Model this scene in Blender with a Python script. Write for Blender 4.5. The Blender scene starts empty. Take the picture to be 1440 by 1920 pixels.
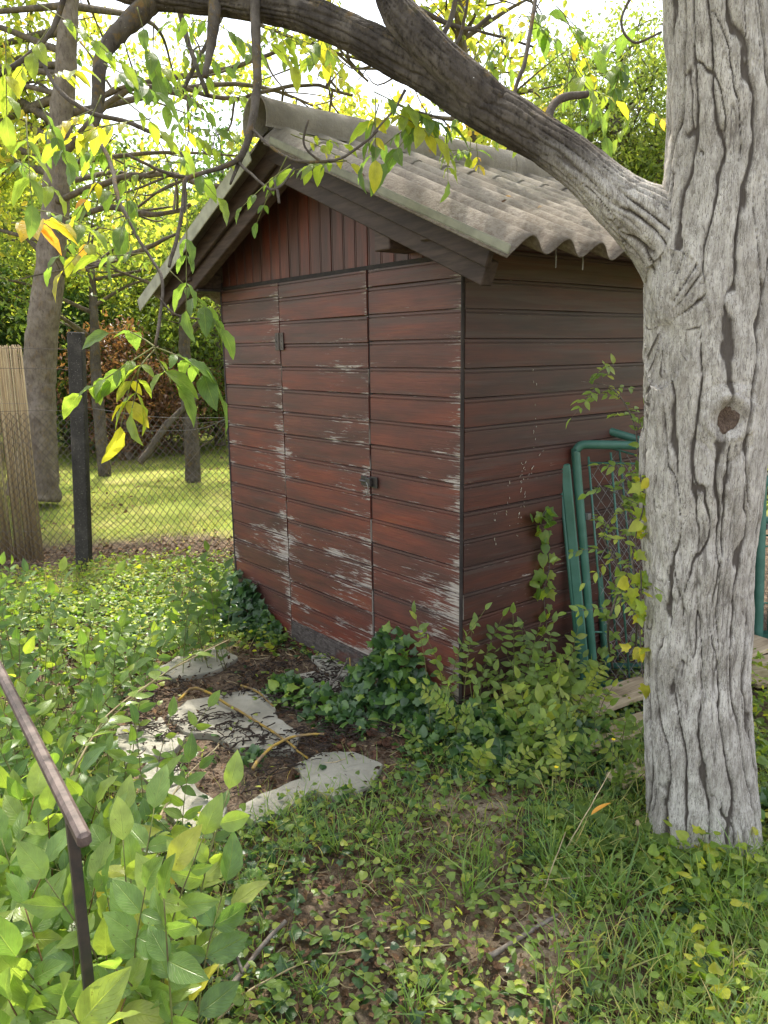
import bpy, math, random
import numpy as np
from mathutils import Vector
rng = np.random.default_rng(11)
random.seed(5)
sc = bpy.context.scene
col = sc.collection
pi = math.pi

# ------------------------------------------------------------------ camera
S = 0.92
YAW, PITCH, ROLL = -0.8912, 0.2047, -0.0142
CAM = np.array([2.3976 * S, -2.3773 * S, 1.75 * S]); FPX = 1463.0
_f = np.array([math.sin(YAW) * math.cos(PITCH), math.cos(YAW) * math.cos(PITCH), -math.sin(PITCH)])
_r = np.array([math.cos(YAW), -math.sin(YAW), 0.0]); _u = np.cross(_r, _f)
CR = _r * math.cos(ROLL) + _u * math.sin(ROLL); CU = -_r * math.sin(ROLL) + _u * math.cos(ROLL)
def ray(x, y): return _f + CR * (x - 720) / FPX - CU * (y - 960) / FPX
def at(x, y, d): return CAM + ray(x, y) * d
def gnd(x, y, z=0.0):
    d = ray(x, y); return CAM + d * (z - CAM[2]) / d[2]
def proj(P):
    d = np.asarray(P, float) - CAM; z = d @ _f
    return 720 + FPX * (d @ CR) / z, 960 - FPX * (d @ CU) / z, z
camd = bpy.data.cameras.new('camera'); cam = bpy.data.objects.new('camera', camd); col.objects.link(cam)
camd.sensor_fit = 'VERTICAL'; camd.sensor_height = 24.0; camd.lens = 24.0 * FPX / 1920
camd.clip_start = 0.05; camd.clip_end = 2000
from mathutils import Matrix
cam.matrix_world = Matrix(((CR[0], CU[0], -_f[0], CAM[0]), (CR[1], CU[1], -_f[1], CAM[1]), (CR[2], CU[2], -_f[2], CAM[2]), (0, 0, 0, 1)))
sc.camera = cam

# ------------------------------------------------------------------ light
SUN_EL = math.radians(61.0)
_a = np.array([-0.90, 0.43]); _a /= np.linalg.norm(_a)
SUN = np.array([_a[0] * math.cos(SUN_EL), _a[1] * math.cos(SUN_EL), math.sin(SUN_EL)])
sl = bpy.data.lights.new('sun', 'SUN'); sl.energy = 5.0; sl.angle = math.radians(0.55); sl.color = (1.0, 0.94, 0.82)
so = bpy.data.objects.new('sun', sl); col.objects.link(so); so.rotation_euler = Vector(SUN).to_track_quat('Z', 'Y').to_euler(); so.location = (0, 0, 12)
w = bpy.data.worlds.new('World'); sc.world = w; w.use_nodes = True
nt = w.node_tree; nt.nodes.clear()
sky = nt.nodes.new('ShaderNodeTexSky'); sky.sky_type = 'NISHITA'; sky.sun_disc = False; sky.sun_elevation = SUN_EL
sky.sun_rotation = math.atan2(SUN[0], SUN[1]); sky.dust_density = 3.0; sky.air_density = 1.3
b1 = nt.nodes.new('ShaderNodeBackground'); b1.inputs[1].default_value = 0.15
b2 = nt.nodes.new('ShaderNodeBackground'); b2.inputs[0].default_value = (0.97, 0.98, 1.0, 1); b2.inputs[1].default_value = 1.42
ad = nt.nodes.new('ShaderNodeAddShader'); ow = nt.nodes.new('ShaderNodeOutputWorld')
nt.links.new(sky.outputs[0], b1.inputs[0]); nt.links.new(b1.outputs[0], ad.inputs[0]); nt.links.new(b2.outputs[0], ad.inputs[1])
# added glow lobe round the sun, out of view, boosting the sunlight
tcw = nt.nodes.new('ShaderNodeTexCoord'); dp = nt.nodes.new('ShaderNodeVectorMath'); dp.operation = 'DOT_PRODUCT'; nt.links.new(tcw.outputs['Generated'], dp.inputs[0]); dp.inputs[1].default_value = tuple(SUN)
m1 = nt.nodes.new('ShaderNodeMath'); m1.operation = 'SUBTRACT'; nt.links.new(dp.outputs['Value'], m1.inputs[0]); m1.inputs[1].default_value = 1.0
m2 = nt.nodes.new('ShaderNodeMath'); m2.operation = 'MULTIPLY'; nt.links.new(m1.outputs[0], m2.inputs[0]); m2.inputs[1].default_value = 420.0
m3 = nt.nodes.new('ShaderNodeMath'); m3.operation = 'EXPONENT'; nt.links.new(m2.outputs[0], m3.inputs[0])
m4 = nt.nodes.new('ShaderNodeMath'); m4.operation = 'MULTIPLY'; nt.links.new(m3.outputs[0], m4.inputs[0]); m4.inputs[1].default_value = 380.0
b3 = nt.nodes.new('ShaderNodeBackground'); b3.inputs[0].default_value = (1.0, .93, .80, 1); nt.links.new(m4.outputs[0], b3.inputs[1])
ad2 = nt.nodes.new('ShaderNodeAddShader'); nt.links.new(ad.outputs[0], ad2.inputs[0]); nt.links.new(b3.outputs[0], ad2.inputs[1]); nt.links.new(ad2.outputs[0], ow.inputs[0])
sc.view_settings.view_transform = 'Standard'; sc.view_settings.look = 'None'; sc.view_settings.exposure = 0; sc.view_settings.gamma = 1
try:
    sc.cycles.max_bounces = 7; sc.cycles.diffuse_bounces = 3; sc.cycles.transmission_bounces = 4; sc.cycles.transparent_max_bounces = 4
    sc.cycles.caustics_reflective = False; sc.cycles.caustics_refractive = False
    sc.cycles.use_denoising = True
except Exception: pass

# ------------------------------------------------------------------ noise
def _h(i, j, k, s=0):
    n = (i.astype(np.uint32) * np.uint32(374761393) + j.astype(np.uint32) * np.uint32(668265263) + k.astype(np.uint32) * np.uint32(2246822519) + np.uint32(s * 3266489917 & 0xffffffff))
    n = (n ^ (n >> np.uint32(13))) * np.uint32(1274126177)
    n = (n ^ (n >> np.uint32(16))) * np.uint32(2654435761)
    return (n ^ (n >> np.uint32(15))).astype(np.float64) / 4294967295.0
def vnoise(P, s=0):
    P = np.asarray(P, float); I = np.floor(P).astype(np.int64); f = P - I; f = f * f * (3 - 2 * f); o = 0
    for dx in (0, 1):
        for dy in (0, 1):
            for dz in (0, 1):
                wt = (f[:, 0] if dx else 1 - f[:, 0]) * (f[:, 1] if dy else 1 - f[:, 1]) * (f[:, 2] if dz else 1 - f[:, 2])
                o = o + wt * _h(I[:, 0] + dx, I[:, 1] + dy, I[:, 2] + dz, s)
    return o * 2 - 1
def fbm(P, o=4, s=0):
    P = np.asarray(P, float); a = 1; t = 0; r = 0
    for i in range(o):
        r = r + a * vnoise(P * 2 ** i + i * 17.3, s + i); t += a; a *= .5
    return r / t
def worley(P, s=0):
    I = np.floor(P).astype(np.int64); F1 = np.full(len(P), 9.); F2 = np.full(len(P), 9.); ID = np.zeros(len(P))
    for dx in (-1, 0, 1):
        for dy in (-1, 0, 1):
            for dz in (-1, 0, 1):
                a, b, c = I[:, 0] + dx, I[:, 1] + dy, I[:, 2] + dz
                Q = np.stack([a + _h(a, b, c, s + 1), b + _h(a, b, c, s + 2), c + _h(a, b, c, s + 3)], 1)
                d = np.linalg.norm(Q - P, axis=1); m = d < F1
                F2 = np.where(m, F1, np.minimum(F2, d)); ID = np.where(m, _h(a, b, c, s + 4), ID); F1 = np.minimum(F1, d)
    return F1, F2, ID
def hgt(x, y):
    x = np.atleast_1d(np.asarray(x, float)); y = np.atleast_1d(np.asarray(y, float))
    P = np.stack([x, y, x * 0], 1)
    h = .035 * fbm(P * 1.1, 3, 5) + .012 * fbm(P * 7, 2, 9)
    for c, r, a in HUMPS: h = h + a * np.exp(-((x - c[0]) ** 2 + (y - c[1]) ** 2) / r ** 2)
    near = np.exp(-(((x + 1) / 1.4) ** 2 + ((y - 1.2) / 1.6) ** 2) ** 2)
    pv = np.exp(-(((x - PAV[0]) / .95) ** 2 + ((y - PAV[1]) / .8) ** 2) ** 2)
    return h * (1 - near) * (1 - .93 * pv)
PAV = gnd(480, 1375)
HUMPS = [(gnd(900, 1520), .22, .05), (gnd(1040, 1770), .16, .05), (gnd(1316, 1600), .45, -.045)]
def gh(p): return float(hgt(p[0], p[1])[0])
def G(x, y):
    p = gnd(x, y); p = gnd(x, y, gh(p)); p[2] = gh(p); return p

# ------------------------------------------------------------------ mesh builder
def nz(v):
    v = np.asarray(v, float); return v / np.maximum(np.linalg.norm(v, axis=-1, keepdims=True), 1e-9)
class MB:
    def __init__(s): s.V = []; s.L = []; s.Z = []; s.U = []; s.A = []; s.B = []; s.n = 0
    def add(s, V, F, uv=None, rnd=None, aux=None):
        V = np.asarray(V, float).reshape(-1, 3); n = len(V)
        if isinstance(F, np.ndarray): s.L.append((F + s.n).ravel()); s.Z.append(np.full(len(F), F.shape[1]))
        else:
            s.L.append(np.array([i for f in F for i in f]) + s.n); s.Z.append(np.array([len(f) for f in F]))
        s.V.append(V); s.U.append(np.zeros((n, 2)) if uv is None else np.asarray(uv, float))
        s.A.append(np.full(n, random.random() if rnd is None else 0.) + (0 if rnd is None else rnd))
        s.B.append(np.zeros(n) + (0 if aux is None else aux)); s.n += n
    def box(s, c, d, rot=None, rnd=None, bev=0.0):
        c = np.asarray(c, float); h = np.asarray(d, float) / 2
        if bev:
            b = bev; vs = []
            bm = []
            for sx in (-1, 1):
                for sy in (-1, 1):
                    for sz in (-1, 1):
                        for k in range(3):
                            q = np.array([sx, sy, sz]) * h; q -= np.array([sx, sy, sz]) * b * (np.arange(3) != k); bm.append(q)
            V = np.array(bm)
            def ix(sx, sy, sz, k): return (((sx > 0) * 4 + (sy > 0) * 2 + (sz > 0)) * 3 + k)
            F = []
            for k in range(3):
                a, b_ = [(1, 2), (2, 0), (0, 1)][k]
                for sg in (-1, 1):
                    q = []
                    for (p, r_) in ((-1, -1), (1, -1), (1, 1), (-1, 1)):
                        t = [0, 0, 0]; t[k] = sg; t[a] = p; t[b_] = r_; q.append(ix(*t, k))
                    F.append(q if sg > 0 else q[::-1])
            for k in range(3):
                a, b_ = [(1, 2), (2, 0), (0, 1)][k]
                for p in (-1, 1):
                    for r_ in (-1, 1):
                        t0 = [0, 0, 0]; t0[a] = p; t0[b_] = r_; t0[k] = -1; t1 = list(t0); t1[k] = 1
                        F.append([ix(*t0, a), ix(*t1, a), ix(*t1, b_), ix(*t0, b_)])
            for sx in (-1, 1):
                for sy in (-1, 1):
                    for sz in (-1, 1): F.append([ix(sx, sy, sz, 0), ix(sx, sy, sz, 1), ix(sx, sy, sz, 2)])
        else:
            V = np.array([[i, j, k] for i in (-1, 1) for j in (-1, 1) for k in (-1, 1)]) * h
            F = [(0, 1, 3, 2), (4, 6, 7, 5), (0, 4, 5, 1), (2, 3, 7, 6), (0, 2, 6, 4), (1, 5, 7, 3)]
        if rot is not None: V = V @ np.asarray(rot).T
        s.add(V + c, F, uv=V[:, :2] + V[:, 2:], rnd=rnd)
    def tube(s, P, R, n=8, rnd=None, cap=True, jit=0.0, aux=None):
        P = np.asarray(P, float); m = len(P); R = np.zeros(m) + np.asarray(R, float)
        T = nz(np.gradient(P, axis=0)); ref = np.array([0, 0, 1.]) if abs(T[0][2]) < .9 else np.array([1., 0, 0])
        x = nz(np.cross(T[0], ref)); X = []
        for t in T:
            x = nz(x - t * (x @ t)); X.append(x)
        X = np.array(X); Y = np.cross(T, X); a = np.arange(n) * 2 * pi / n
        rr = R[:, None] * (1 + jit * rng.standard_normal((m, n))) if jit else R[:, None] + np.zeros((m, n))
        V = P[:, None] + rr[..., None] * (np.cos(a)[None, :, None] * X[:, None] + np.sin(a)[None, :, None] * Y[:, None])
        i = np.arange(m - 1)[:, None] * n; j = np.arange(n)[None]; k = (j + 1) % n
        F = np.stack([i + j, i + k, i + n + k, i + n + j], -1).reshape(-1, 4)
        Ls = np.concatenate([[0], np.cumsum(np.linalg.norm(np.diff(P, axis=0), axis=1))])
        uv = np.stack([np.repeat(Ls, n), np.tile(a * R.mean(), m)], 1)
        s.add(V.reshape(-1, 3), F, uv=uv, rnd=rnd, aux=aux)
        if cap:
            s.L.append(np.arange(n)[::-1] + s.n - m * n); s.Z.append(np.array([n])); s.L.append(np.arange(n) + s.n - n); s.Z.append(np.array([n]))
    def scatter(s, T, P, Dr, Nr, size, rnd=None, aux=None, wid=None):
        V, F, uv = T; P = np.asarray(P, float); n = len(P)
        if n == 0: return
        Y = nz(Dr); Z = nz(Nr - Y * np.sum(Nr * Y, 1, keepdims=True)); X = np.cross(Y, Z); size = np.zeros(n) + size
        wd = np.ones(n) if wid is None else wid
        W = V[None, :, 0:1] * X[:, None] * wd[:, None, None] + V[None, :, 1:2] * Y[:, None] + V[None, :, 2:3] * Z[:, None]
        W = W * size[:, None, None] + P[:, None]; m = len(V)
        rnd = rng.random(n) if rnd is None else np.zeros(n) + rnd
        ax = None if aux is None else np.repeat(np.zeros(n) + aux, m)
        Fa = (F[None] + (np.arange(n) * m)[:, None, None]).reshape(-1, F.shape[1])
        s.add(W.reshape(-1, 3), Fa, uv=np.tile(uv, (n, 1)), rnd=np.repeat(rnd, m), aux=ax)
    def build(s, name, mat, parent=None, smooth=False):
        me = bpy.data.meshes.new(name); V = np.concatenate(s.V); L = np.concatenate(s.L).astype(np.int32); Z = np.concatenate(s.Z).astype(np.int32)
        off = np.zeros(3)
        if parent is None: off = np.array([(V[:, 0].min() + V[:, 0].max()) / 2, (V[:, 1].min() + V[:, 1].max()) / 2, V[:, 2].min()])
        else: off = np.array(parent['_o']) if '_o' in parent else np.zeros(3)
        V = V - off
        me.vertices.add(len(V)); me.vertices.foreach_set('co', V.astype(np.float32).ravel())
        me.loops.add(len(L)); me.loops.foreach_set('vertex_index', L)
        me.polygons.add(len(Z)); me.polygons.foreach_set('loop_start', (np.cumsum(Z) - Z).astype(np.int32)); me.polygons.foreach_set('loop_total', Z)
        me.update(calc_edges=True)
        uvl = me.uv_layers.new(name='UVMap'); uvl.data.foreach_set('uv', np.concatenate(s.U)[L].astype(np.float32).ravel())
        for nm, A in (('rnd', s.A), ('aux', s.B)):
            at_ = me.attributes.new(nm, 'FLOAT', 'POINT'); at_.data.foreach_set('value', np.concatenate(A).astype(np.float32))
        me.polygons.foreach_set('use_smooth', np.full(len(Z), bool(smooth)))
        me.materials.append(mat); me.validate(clean_customdata=False)
        o = bpy.data.objects.new(name, me); col.objects.link(o)
        if parent is None: o.location = off; OFF[o.name] = off
        else: o.parent = parent
        return o
OFF = {}
def thing(name, loc, label, cat, group=None):
    o = bpy.data.objects.new(name, None); col.objects.link(o); o.location = tuple(loc); o.empty_display_size = .1
    ORG[o] = 1; o['label'] = label; o['category'] = cat
    if group: o['group'] = group
    o['_o'] = [float(v) for v in loc]; EMPT.append(o); return o
EMPT = []; ORG = {}
def tag(o, label, cat, group=None, kind=None):
    o['label'] = label; o['category'] = cat
    if group: o['group'] = group
    if kind: o['kind'] = kind
    return o
def spl(P, n=8):
    P = np.asarray(P, float)
    if len(P) < 3: return np.linspace(P[0], P[-1], n + 1)
    Q = np.vstack([2 * P[0] - P[1], P, 2 * P[-1] - P[-2]]); out = []
    for i in range(1, len(Q) - 2):
        a, b, c, d = Q[i - 1], Q[i], Q[i + 1], Q[i + 2]
        for t in np.linspace(0, 1, n, endpoint=False):
            out.append(.5 * ((2 * b) + (c - a) * t + (2 * a - 5 * b + 4 * c - d) * t * t + (3 * b - a - 3 * c + d) * t ** 3))
    out.append(P[-1]); return np.array(out)

# ------------------------------------------------------------------ materials
class NT:
    def __init__(s, name):
        s.mat = bpy.data.materials.new(name); s.mat.use_nodes = True; s.t = s.mat.node_tree; s.t.nodes.clear()
        s.out = s.t.nodes.new('ShaderNodeOutputMaterial')
    def n(s, ty, **k):
        x = s.t.nodes.new('ShaderNode' + ty)
        for a, v in k.items(): setattr(x, a, v)
        return x
    def put(s, sock, v):
        if isinstance(v, bpy.types.NodeSocket): s.t.links.new(v, sock)
        elif v is not None:
            if isinstance(v, (tuple, list)) and len(v) == 3 and sock.type == 'RGBA': v = (*v, 1)
            sock.default_value = v
    def m(s, op, a, b=None, c=None, clamp=False):
        x = s.n('Math', operation=op, use_clamp=clamp); s.put(x.inputs[0], a)
        if b is not None: s.put(x.inputs[1], b)
        if c is not None: s.put(x.inputs[2], c)
        return x.outputs[0]
    def mr(s, v, a, b, c=0., d=1., smooth=True):
        x = s.n('MapRange', interpolation_type='SMOOTHSTEP' if smooth else 'LINEAR'); s.put(x.inputs[0], v)
        for i, q in enumerate((a, b, c, d)): s.put(x.inputs[i + 1], q)
        return x.outputs[0]
    def mix(s, f, a, b, mode='MIX'):
        x = s.n('Mix', data_type='RGBA', blend_type=mode); s.put(x.inputs[0], f); s.put(x.inputs[6], a); s.put(x.inputs[7], b); return x.outputs[2]
    def noise(s, vec, scale, detail=4, rough=.55, dist=0.):
        x = s.n('TexNoise'); s.put(x.inputs['Vector'], vec); x.inputs['Scale'].default_value = scale; x.inputs['Detail'].default_value = detail
        x.inputs['Roughness'].default_value = rough; x.inputs['Distortion'].default_value = dist; return x.outputs[0]
    def vor(s, vec, scale, feat='F1', out=0):
        x = s.n('TexVoronoi', feature=feat); s.put(x.inputs['Vector'], vec); x.inputs['Scale'].default_value = scale; return x.outputs[out]
    def att(s, nm): return s.n('Attribute', attribute_name=nm).outputs['Fac']
    def obj(s): return s.n('TexCoord').outputs['Object']
    def pos(s): return s.n('NewGeometry').outputs['Position']
    def vm(s, v, sc_):
        x = s.n('VectorMath', operation='MULTIPLY'); s.put(x.inputs[0], v); x.inputs[1].default_value = sc_; return x.outputs[0]
    def uv(s): return s.n('TexCoord').outputs['UV']
    def sep(s, v):
        x = s.n('SeparateXYZ'); s.put(x.inputs[0], v); return x.outputs
    def comb(s, a, b, c):
        x = s.n('CombineXYZ'); s.put(x.inputs[0], a); s.put(x.inputs[1], b); s.put(x.inputs[2], c); return x.outputs[0]
    def ramp(s, f, st, interp='LINEAR'):
        x = s.n('ValToRGB'); cr = x.color_ramp; cr.interpolation = interp
        while len(cr.elements) < len(st): cr.elements.new(.5)
        for e, (p, c) in zip(cr.elements, st): e.position = p; e.color = (*c, 1)
        s.put(x.inputs[0], f); return x.outputs[0]
    def bump(s, h, st=.5, d=.01, nrm=None):
        x = s.n('Bump'); x.inputs['Strength'].default_value = st; x.inputs['Distance'].default_value = d; s.put(x.inputs['Height'], h)
        if nrm is not None: s.put(x.inputs['Normal'], nrm)
        return x.outputs[0]
    def pbr(s, c, rough=.7, nrm=None, spec=.35, metal=0.):
        x = s.n('BsdfPrincipled'); s.put(x.inputs['Base Color'], c); s.put(x.inputs['Roughness'], rough); s.put(x.inputs['Specular IOR Level'], spec); s.put(x.inputs['Metallic'], metal)
        if nrm is not None: s.put(x.inputs['Normal'], nrm)
        s.t.links.new(x.outputs[0], s.out.inputs[0]); return x

def mat_leaf(name, st, trans=.42, rough=.42, veins=True, boost=1.7, hazy=0.0, spec=.45):
    k = NT(name); r = k.att('rnd'); c = k.ramp(r, st)
    pz = k.noise(k.pos(), 30, 3); c = k.mix(k.mr(pz, .35, .7, 0, .35), c, (c.node and (.5, .5, .5)), 'MULTIPLY') if False else c
    hs = k.n('HueSaturation'); hs.inputs['Hue'].default_value = .5; k.put(hs.inputs['Value'], k.mr(pz, .2, .8, .75, 1.2)); k.put(hs.inputs['Color'], c); c = hs.outputs[0]
    nrm = None
    if veins:
        u = k.uv(); xs = k.sep(u); ax = k.m('ABSOLUTE', k.m('SUBTRACT', xs[0], .5))
        rib = k.m('SUBTRACT', k.m('MULTIPLY', xs[1], 9.0), k.m('MULTIPLY', ax, 7.0)); s1 = k.m('ABSOLUTE', k.m('SUBTRACT', k.m('FRACT', rib), .5))
        vein = k.mr(s1, .0, .10, 1, 0); mid = k.mr(ax, .0, .035, 1, 0); vv = k.m('MAXIMUM', k.m('MULTIPLY', vein, .55), mid)
        c = k.mix(k.m('MULTIPLY', vv, .45), c, k.mix(.5, c, (.45, .5, .18)))
        nrm = k.bump(k.m('ADD', k.m('MULTIPLY', vv, -1.), k.m('MULTIPLY', pz, .5)), .5, .003)
        # nibbled and blotched spots
        sp = k.mr(k.noise(k.pos(), 90, 2), .70, .76); c = k.mix(k.m('MULTIPLY', sp, .7), c, (.10, .07, .02))
    p = k.pbr(c, rough, nrm, spec)
    tr = k.n('BsdfTranslucent'); tc = k.mix(1.0, c, (boost, boost * 1.0, boost * .42), 'MULTIPLY'); k.put(tr.inputs[0], tc)
    if nrm is not None: k.put(tr.inputs['Normal'], nrm)
    mx = k.n('MixShader'); mx.inputs[0].default_value = trans; k.t.links.new(p.outputs[0], mx.inputs[1]); k.t.links.new(tr.outputs[0], mx.inputs[2]); k.t.links.new(mx.outputs[0], k.out.inputs[0])
    return k.mat
def mat_simple(name, c1, c2, scale=20, rough=.8, bump=.4, bd=.004, stretch=(1, 1, 1), spec=.3, metal=0.):
    k = NT(name); v = k.vm(k.obj(), stretch); n1 = k.noise(v, scale, 5, .6); c = k.mix(k.mr(n1, .3, .7), c1, c2)
    r = k.att('rnd'); hs = k.n('HueSaturation'); k.put(hs.inputs['Value'], k.mr(r, 0, 1, .75, 1.25)); k.put(hs.inputs['Color'], c)
    k.pbr(hs.outputs[0], rough, k.bump(k.noise(v, scale * 3, 4, .6), bump, bd), spec, metal); return k.mat

Mx = {}
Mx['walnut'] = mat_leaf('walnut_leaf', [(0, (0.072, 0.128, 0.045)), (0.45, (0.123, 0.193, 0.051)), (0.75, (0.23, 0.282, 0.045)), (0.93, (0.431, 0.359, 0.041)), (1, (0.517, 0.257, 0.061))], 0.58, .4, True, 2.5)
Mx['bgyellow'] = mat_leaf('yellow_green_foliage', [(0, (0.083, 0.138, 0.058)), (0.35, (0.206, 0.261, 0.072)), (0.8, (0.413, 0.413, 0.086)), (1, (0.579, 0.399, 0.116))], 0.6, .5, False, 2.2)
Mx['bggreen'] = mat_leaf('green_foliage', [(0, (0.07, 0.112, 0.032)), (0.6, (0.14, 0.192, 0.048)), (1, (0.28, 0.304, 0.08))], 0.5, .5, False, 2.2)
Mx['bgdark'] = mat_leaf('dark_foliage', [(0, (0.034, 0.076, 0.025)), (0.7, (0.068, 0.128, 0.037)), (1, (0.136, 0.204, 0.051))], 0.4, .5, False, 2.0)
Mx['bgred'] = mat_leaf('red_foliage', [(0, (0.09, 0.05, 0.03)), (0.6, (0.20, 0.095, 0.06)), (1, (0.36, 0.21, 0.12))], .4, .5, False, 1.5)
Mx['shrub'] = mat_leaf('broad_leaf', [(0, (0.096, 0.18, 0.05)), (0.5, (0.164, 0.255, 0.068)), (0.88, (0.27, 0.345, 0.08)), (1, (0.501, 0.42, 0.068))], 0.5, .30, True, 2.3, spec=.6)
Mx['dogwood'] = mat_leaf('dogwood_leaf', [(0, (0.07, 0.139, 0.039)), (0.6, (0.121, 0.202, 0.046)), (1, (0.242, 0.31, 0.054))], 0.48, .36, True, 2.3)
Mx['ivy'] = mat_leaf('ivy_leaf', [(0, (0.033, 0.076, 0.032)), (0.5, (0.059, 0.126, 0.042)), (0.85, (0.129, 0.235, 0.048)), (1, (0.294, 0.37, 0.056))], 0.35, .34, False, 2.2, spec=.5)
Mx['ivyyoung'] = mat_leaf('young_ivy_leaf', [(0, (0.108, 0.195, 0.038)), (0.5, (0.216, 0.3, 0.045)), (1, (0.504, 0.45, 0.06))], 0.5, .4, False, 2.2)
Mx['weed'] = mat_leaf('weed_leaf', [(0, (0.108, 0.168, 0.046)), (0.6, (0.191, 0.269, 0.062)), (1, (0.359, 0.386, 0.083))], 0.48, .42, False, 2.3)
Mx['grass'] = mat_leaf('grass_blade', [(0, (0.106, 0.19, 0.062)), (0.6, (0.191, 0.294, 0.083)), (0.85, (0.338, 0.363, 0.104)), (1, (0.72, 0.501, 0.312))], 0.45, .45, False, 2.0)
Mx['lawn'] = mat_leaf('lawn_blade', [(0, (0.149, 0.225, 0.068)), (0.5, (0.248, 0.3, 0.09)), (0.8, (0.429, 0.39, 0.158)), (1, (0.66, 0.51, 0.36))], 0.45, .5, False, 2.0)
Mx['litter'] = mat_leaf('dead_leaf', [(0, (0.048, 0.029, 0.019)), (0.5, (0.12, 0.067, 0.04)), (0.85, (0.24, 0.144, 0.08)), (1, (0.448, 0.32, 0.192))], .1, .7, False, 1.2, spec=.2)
Mx['straw'] = mat_simple('dry_straw', (.42, .35, .22), (.28, .21, .12), 30)
Mx['stick'] = mat_simple('grey_stick', (.22, .19, .17), (.10, .08, .07), 40, bump=.6)
Mx['lichenstick'] = mat_simple('lichen_stick', (.40, .26, .04), (.17, .12, .08), 28, bump=.8, bd=.006)
Mx['twig'] = mat_simple('twig_bark', (.16, .13, .11), (.07, .055, .05), 60, bump=.5)
Mx['greentwig'] = mat_simple('green_stem', (.16, .19, .05), (.12, .10, .05), 30)
Mx['redtwig'] = mat_simple('reddish_stem', (.20, .12, .05), (.12, .06, .04), 30)
Mx['catkin'] = mat_simple('dried_catkin', (.018, .012, .010), (.05, .035, .028), 90, bump=.9)
Mx['iron'] = mat_simple('rusty_iron', (.16, .115, .10), (.05, .032, .028), 34, rough=.62, bump=.6, bd=.001, spec=.5)
Mx['blackiron'] = mat_simple('black_iron', (.018, .018, .02), (.04, .03, .027), 40, rough=.45, bump=.2, bd=.001, spec=.5)
Mx['wire'] = mat_simple('rusty_wire', (.06, .045, .04), (.12, .10, .09), 30, rough=.6, spec=.4)
Mx['galv'] = mat_simple('grey_wire', (.25, .25, .25), (.14, .13, .12), 30, rough=.5, spec=.5, metal=.3)
Mx['yellow'] = mat_simple('yellow_petal', (.75, .60, .03), (.7, .5, .02), 30)
Mx['white'] = mat_simple('pale_fluff', (.5, .48, .42), (.4, .38, .3), 60)

# green enamel paint
k = NT('green_paint'); n1 = k.noise(k.obj(), 14, 5); c = k.mix(k.mr(n1, .3, .7), (.038, .125, .095), (.06, .165, .13)); ch = k.mr(k.noise(k.obj(), 55, 4), .72, .76)
c = k.mix(ch, c, (.25, .27, .24)); k.pbr(c, k.mr(n1, .3, .7, .32, .5), k.bump(k.noise(k.obj(), 80, 3), .15, .001), .5); Mx['green'] = k.mat
# reed
k = NT('reed_cane'); r = k.att('rnd'); z = k.sep(k.pos())[2]; n1 = k.noise(k.vm(k.pos(), (60, 60, 5)), 1, 4)
c = k.ramp(r, [(0, (.20, .14, .08)), (.5, (.36, .27, .15)), (1, (.50, .41, .25))]); c = k.mix(k.mr(n1, .4, .7, 0, .5), c, (.18, .12, .07)); k.pbr(c, .55, None, .4); Mx['reed'] = k.mat
# concrete post
k = NT('weathered_concrete'); p = k.obj(); n1 = k.noise(p, 9, 6, .65); n2 = k.noise(p, 120, 3, .7); c = k.ramp(n1, [(.3, (.03, .028, .026)), (.55, (.055, .05, .047)), (.75, (.10, .09, .08))])
c = k.mix(k.mr(n2, .62, .7), c, (.3, .28, .26)); k.pbr(c, .9, k.bump(k.m('ADD', n1, n2), .7, .006), .2); Mx['conc'] = k.mat
# paving stone
k = NT('paving_stone'); p = k.pos(); n1 = k.noise(p, 5, 6, .65); n2 = k.noise(p, 60, 4, .7); n3 = k.noise(p, 17, 5, .7)
c = k.ramp(n1, [(.3, (.20, .19, .16)), (.55, (.31, .295, .25)), (.75, (.40, .38, .335))]); c = k.mix(k.mr(n3, .58, .72, 0, .6), c, (.15, .12, .09)); c = k.mix(k.mr(n2, .68, .72, 0, .7), c, (.42, .40, .38))
k.pbr(c, .85, k.bump(k.m('ADD', n2, k.m('MULTIPLY', n3, 2.)), .5, .005), .25); Mx['stone'] = k.mat
# soil
k = NT('soil'); p = k.pos(); n1 = k.noise(p, 1.6, 6, .62); n2 = k.noise(p, 25, 6, .7); n3 = k.vor(p, 90); lw = k.att('aux')
c = k.ramp(n2, [(.3, (.06, .042, .03)), (.5, (.14, .10, .072)), (.68, (.25, .195, .145)), (.8, (.40, .33, .26))])
c = k.mix(k.mr(n1, .52, .66, 0, .6), c, (.19, .145, .10)); sand = k.att('rnd'); c = k.mix(sand, c, k.mix(k.mr(n2, .35, .7), (.22, .16, .11), (.42, .34, .26)))
lc = k.ramp(k.noise(p, .9, 6, .7), [(.32, (.12, .18, .035)), (.5, (.25, .29, .06)), (.66, (.42, .39, .13)), (.8, (.5, .4, .24))]); c = k.mix(lw, c, lc)
k.pbr(c, .95, k.bump(k.m('ADD', n2, k.m('MULTIPLY', n3, .5)), .9, .02), .1); Mx['soil'] = k.mat
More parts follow.
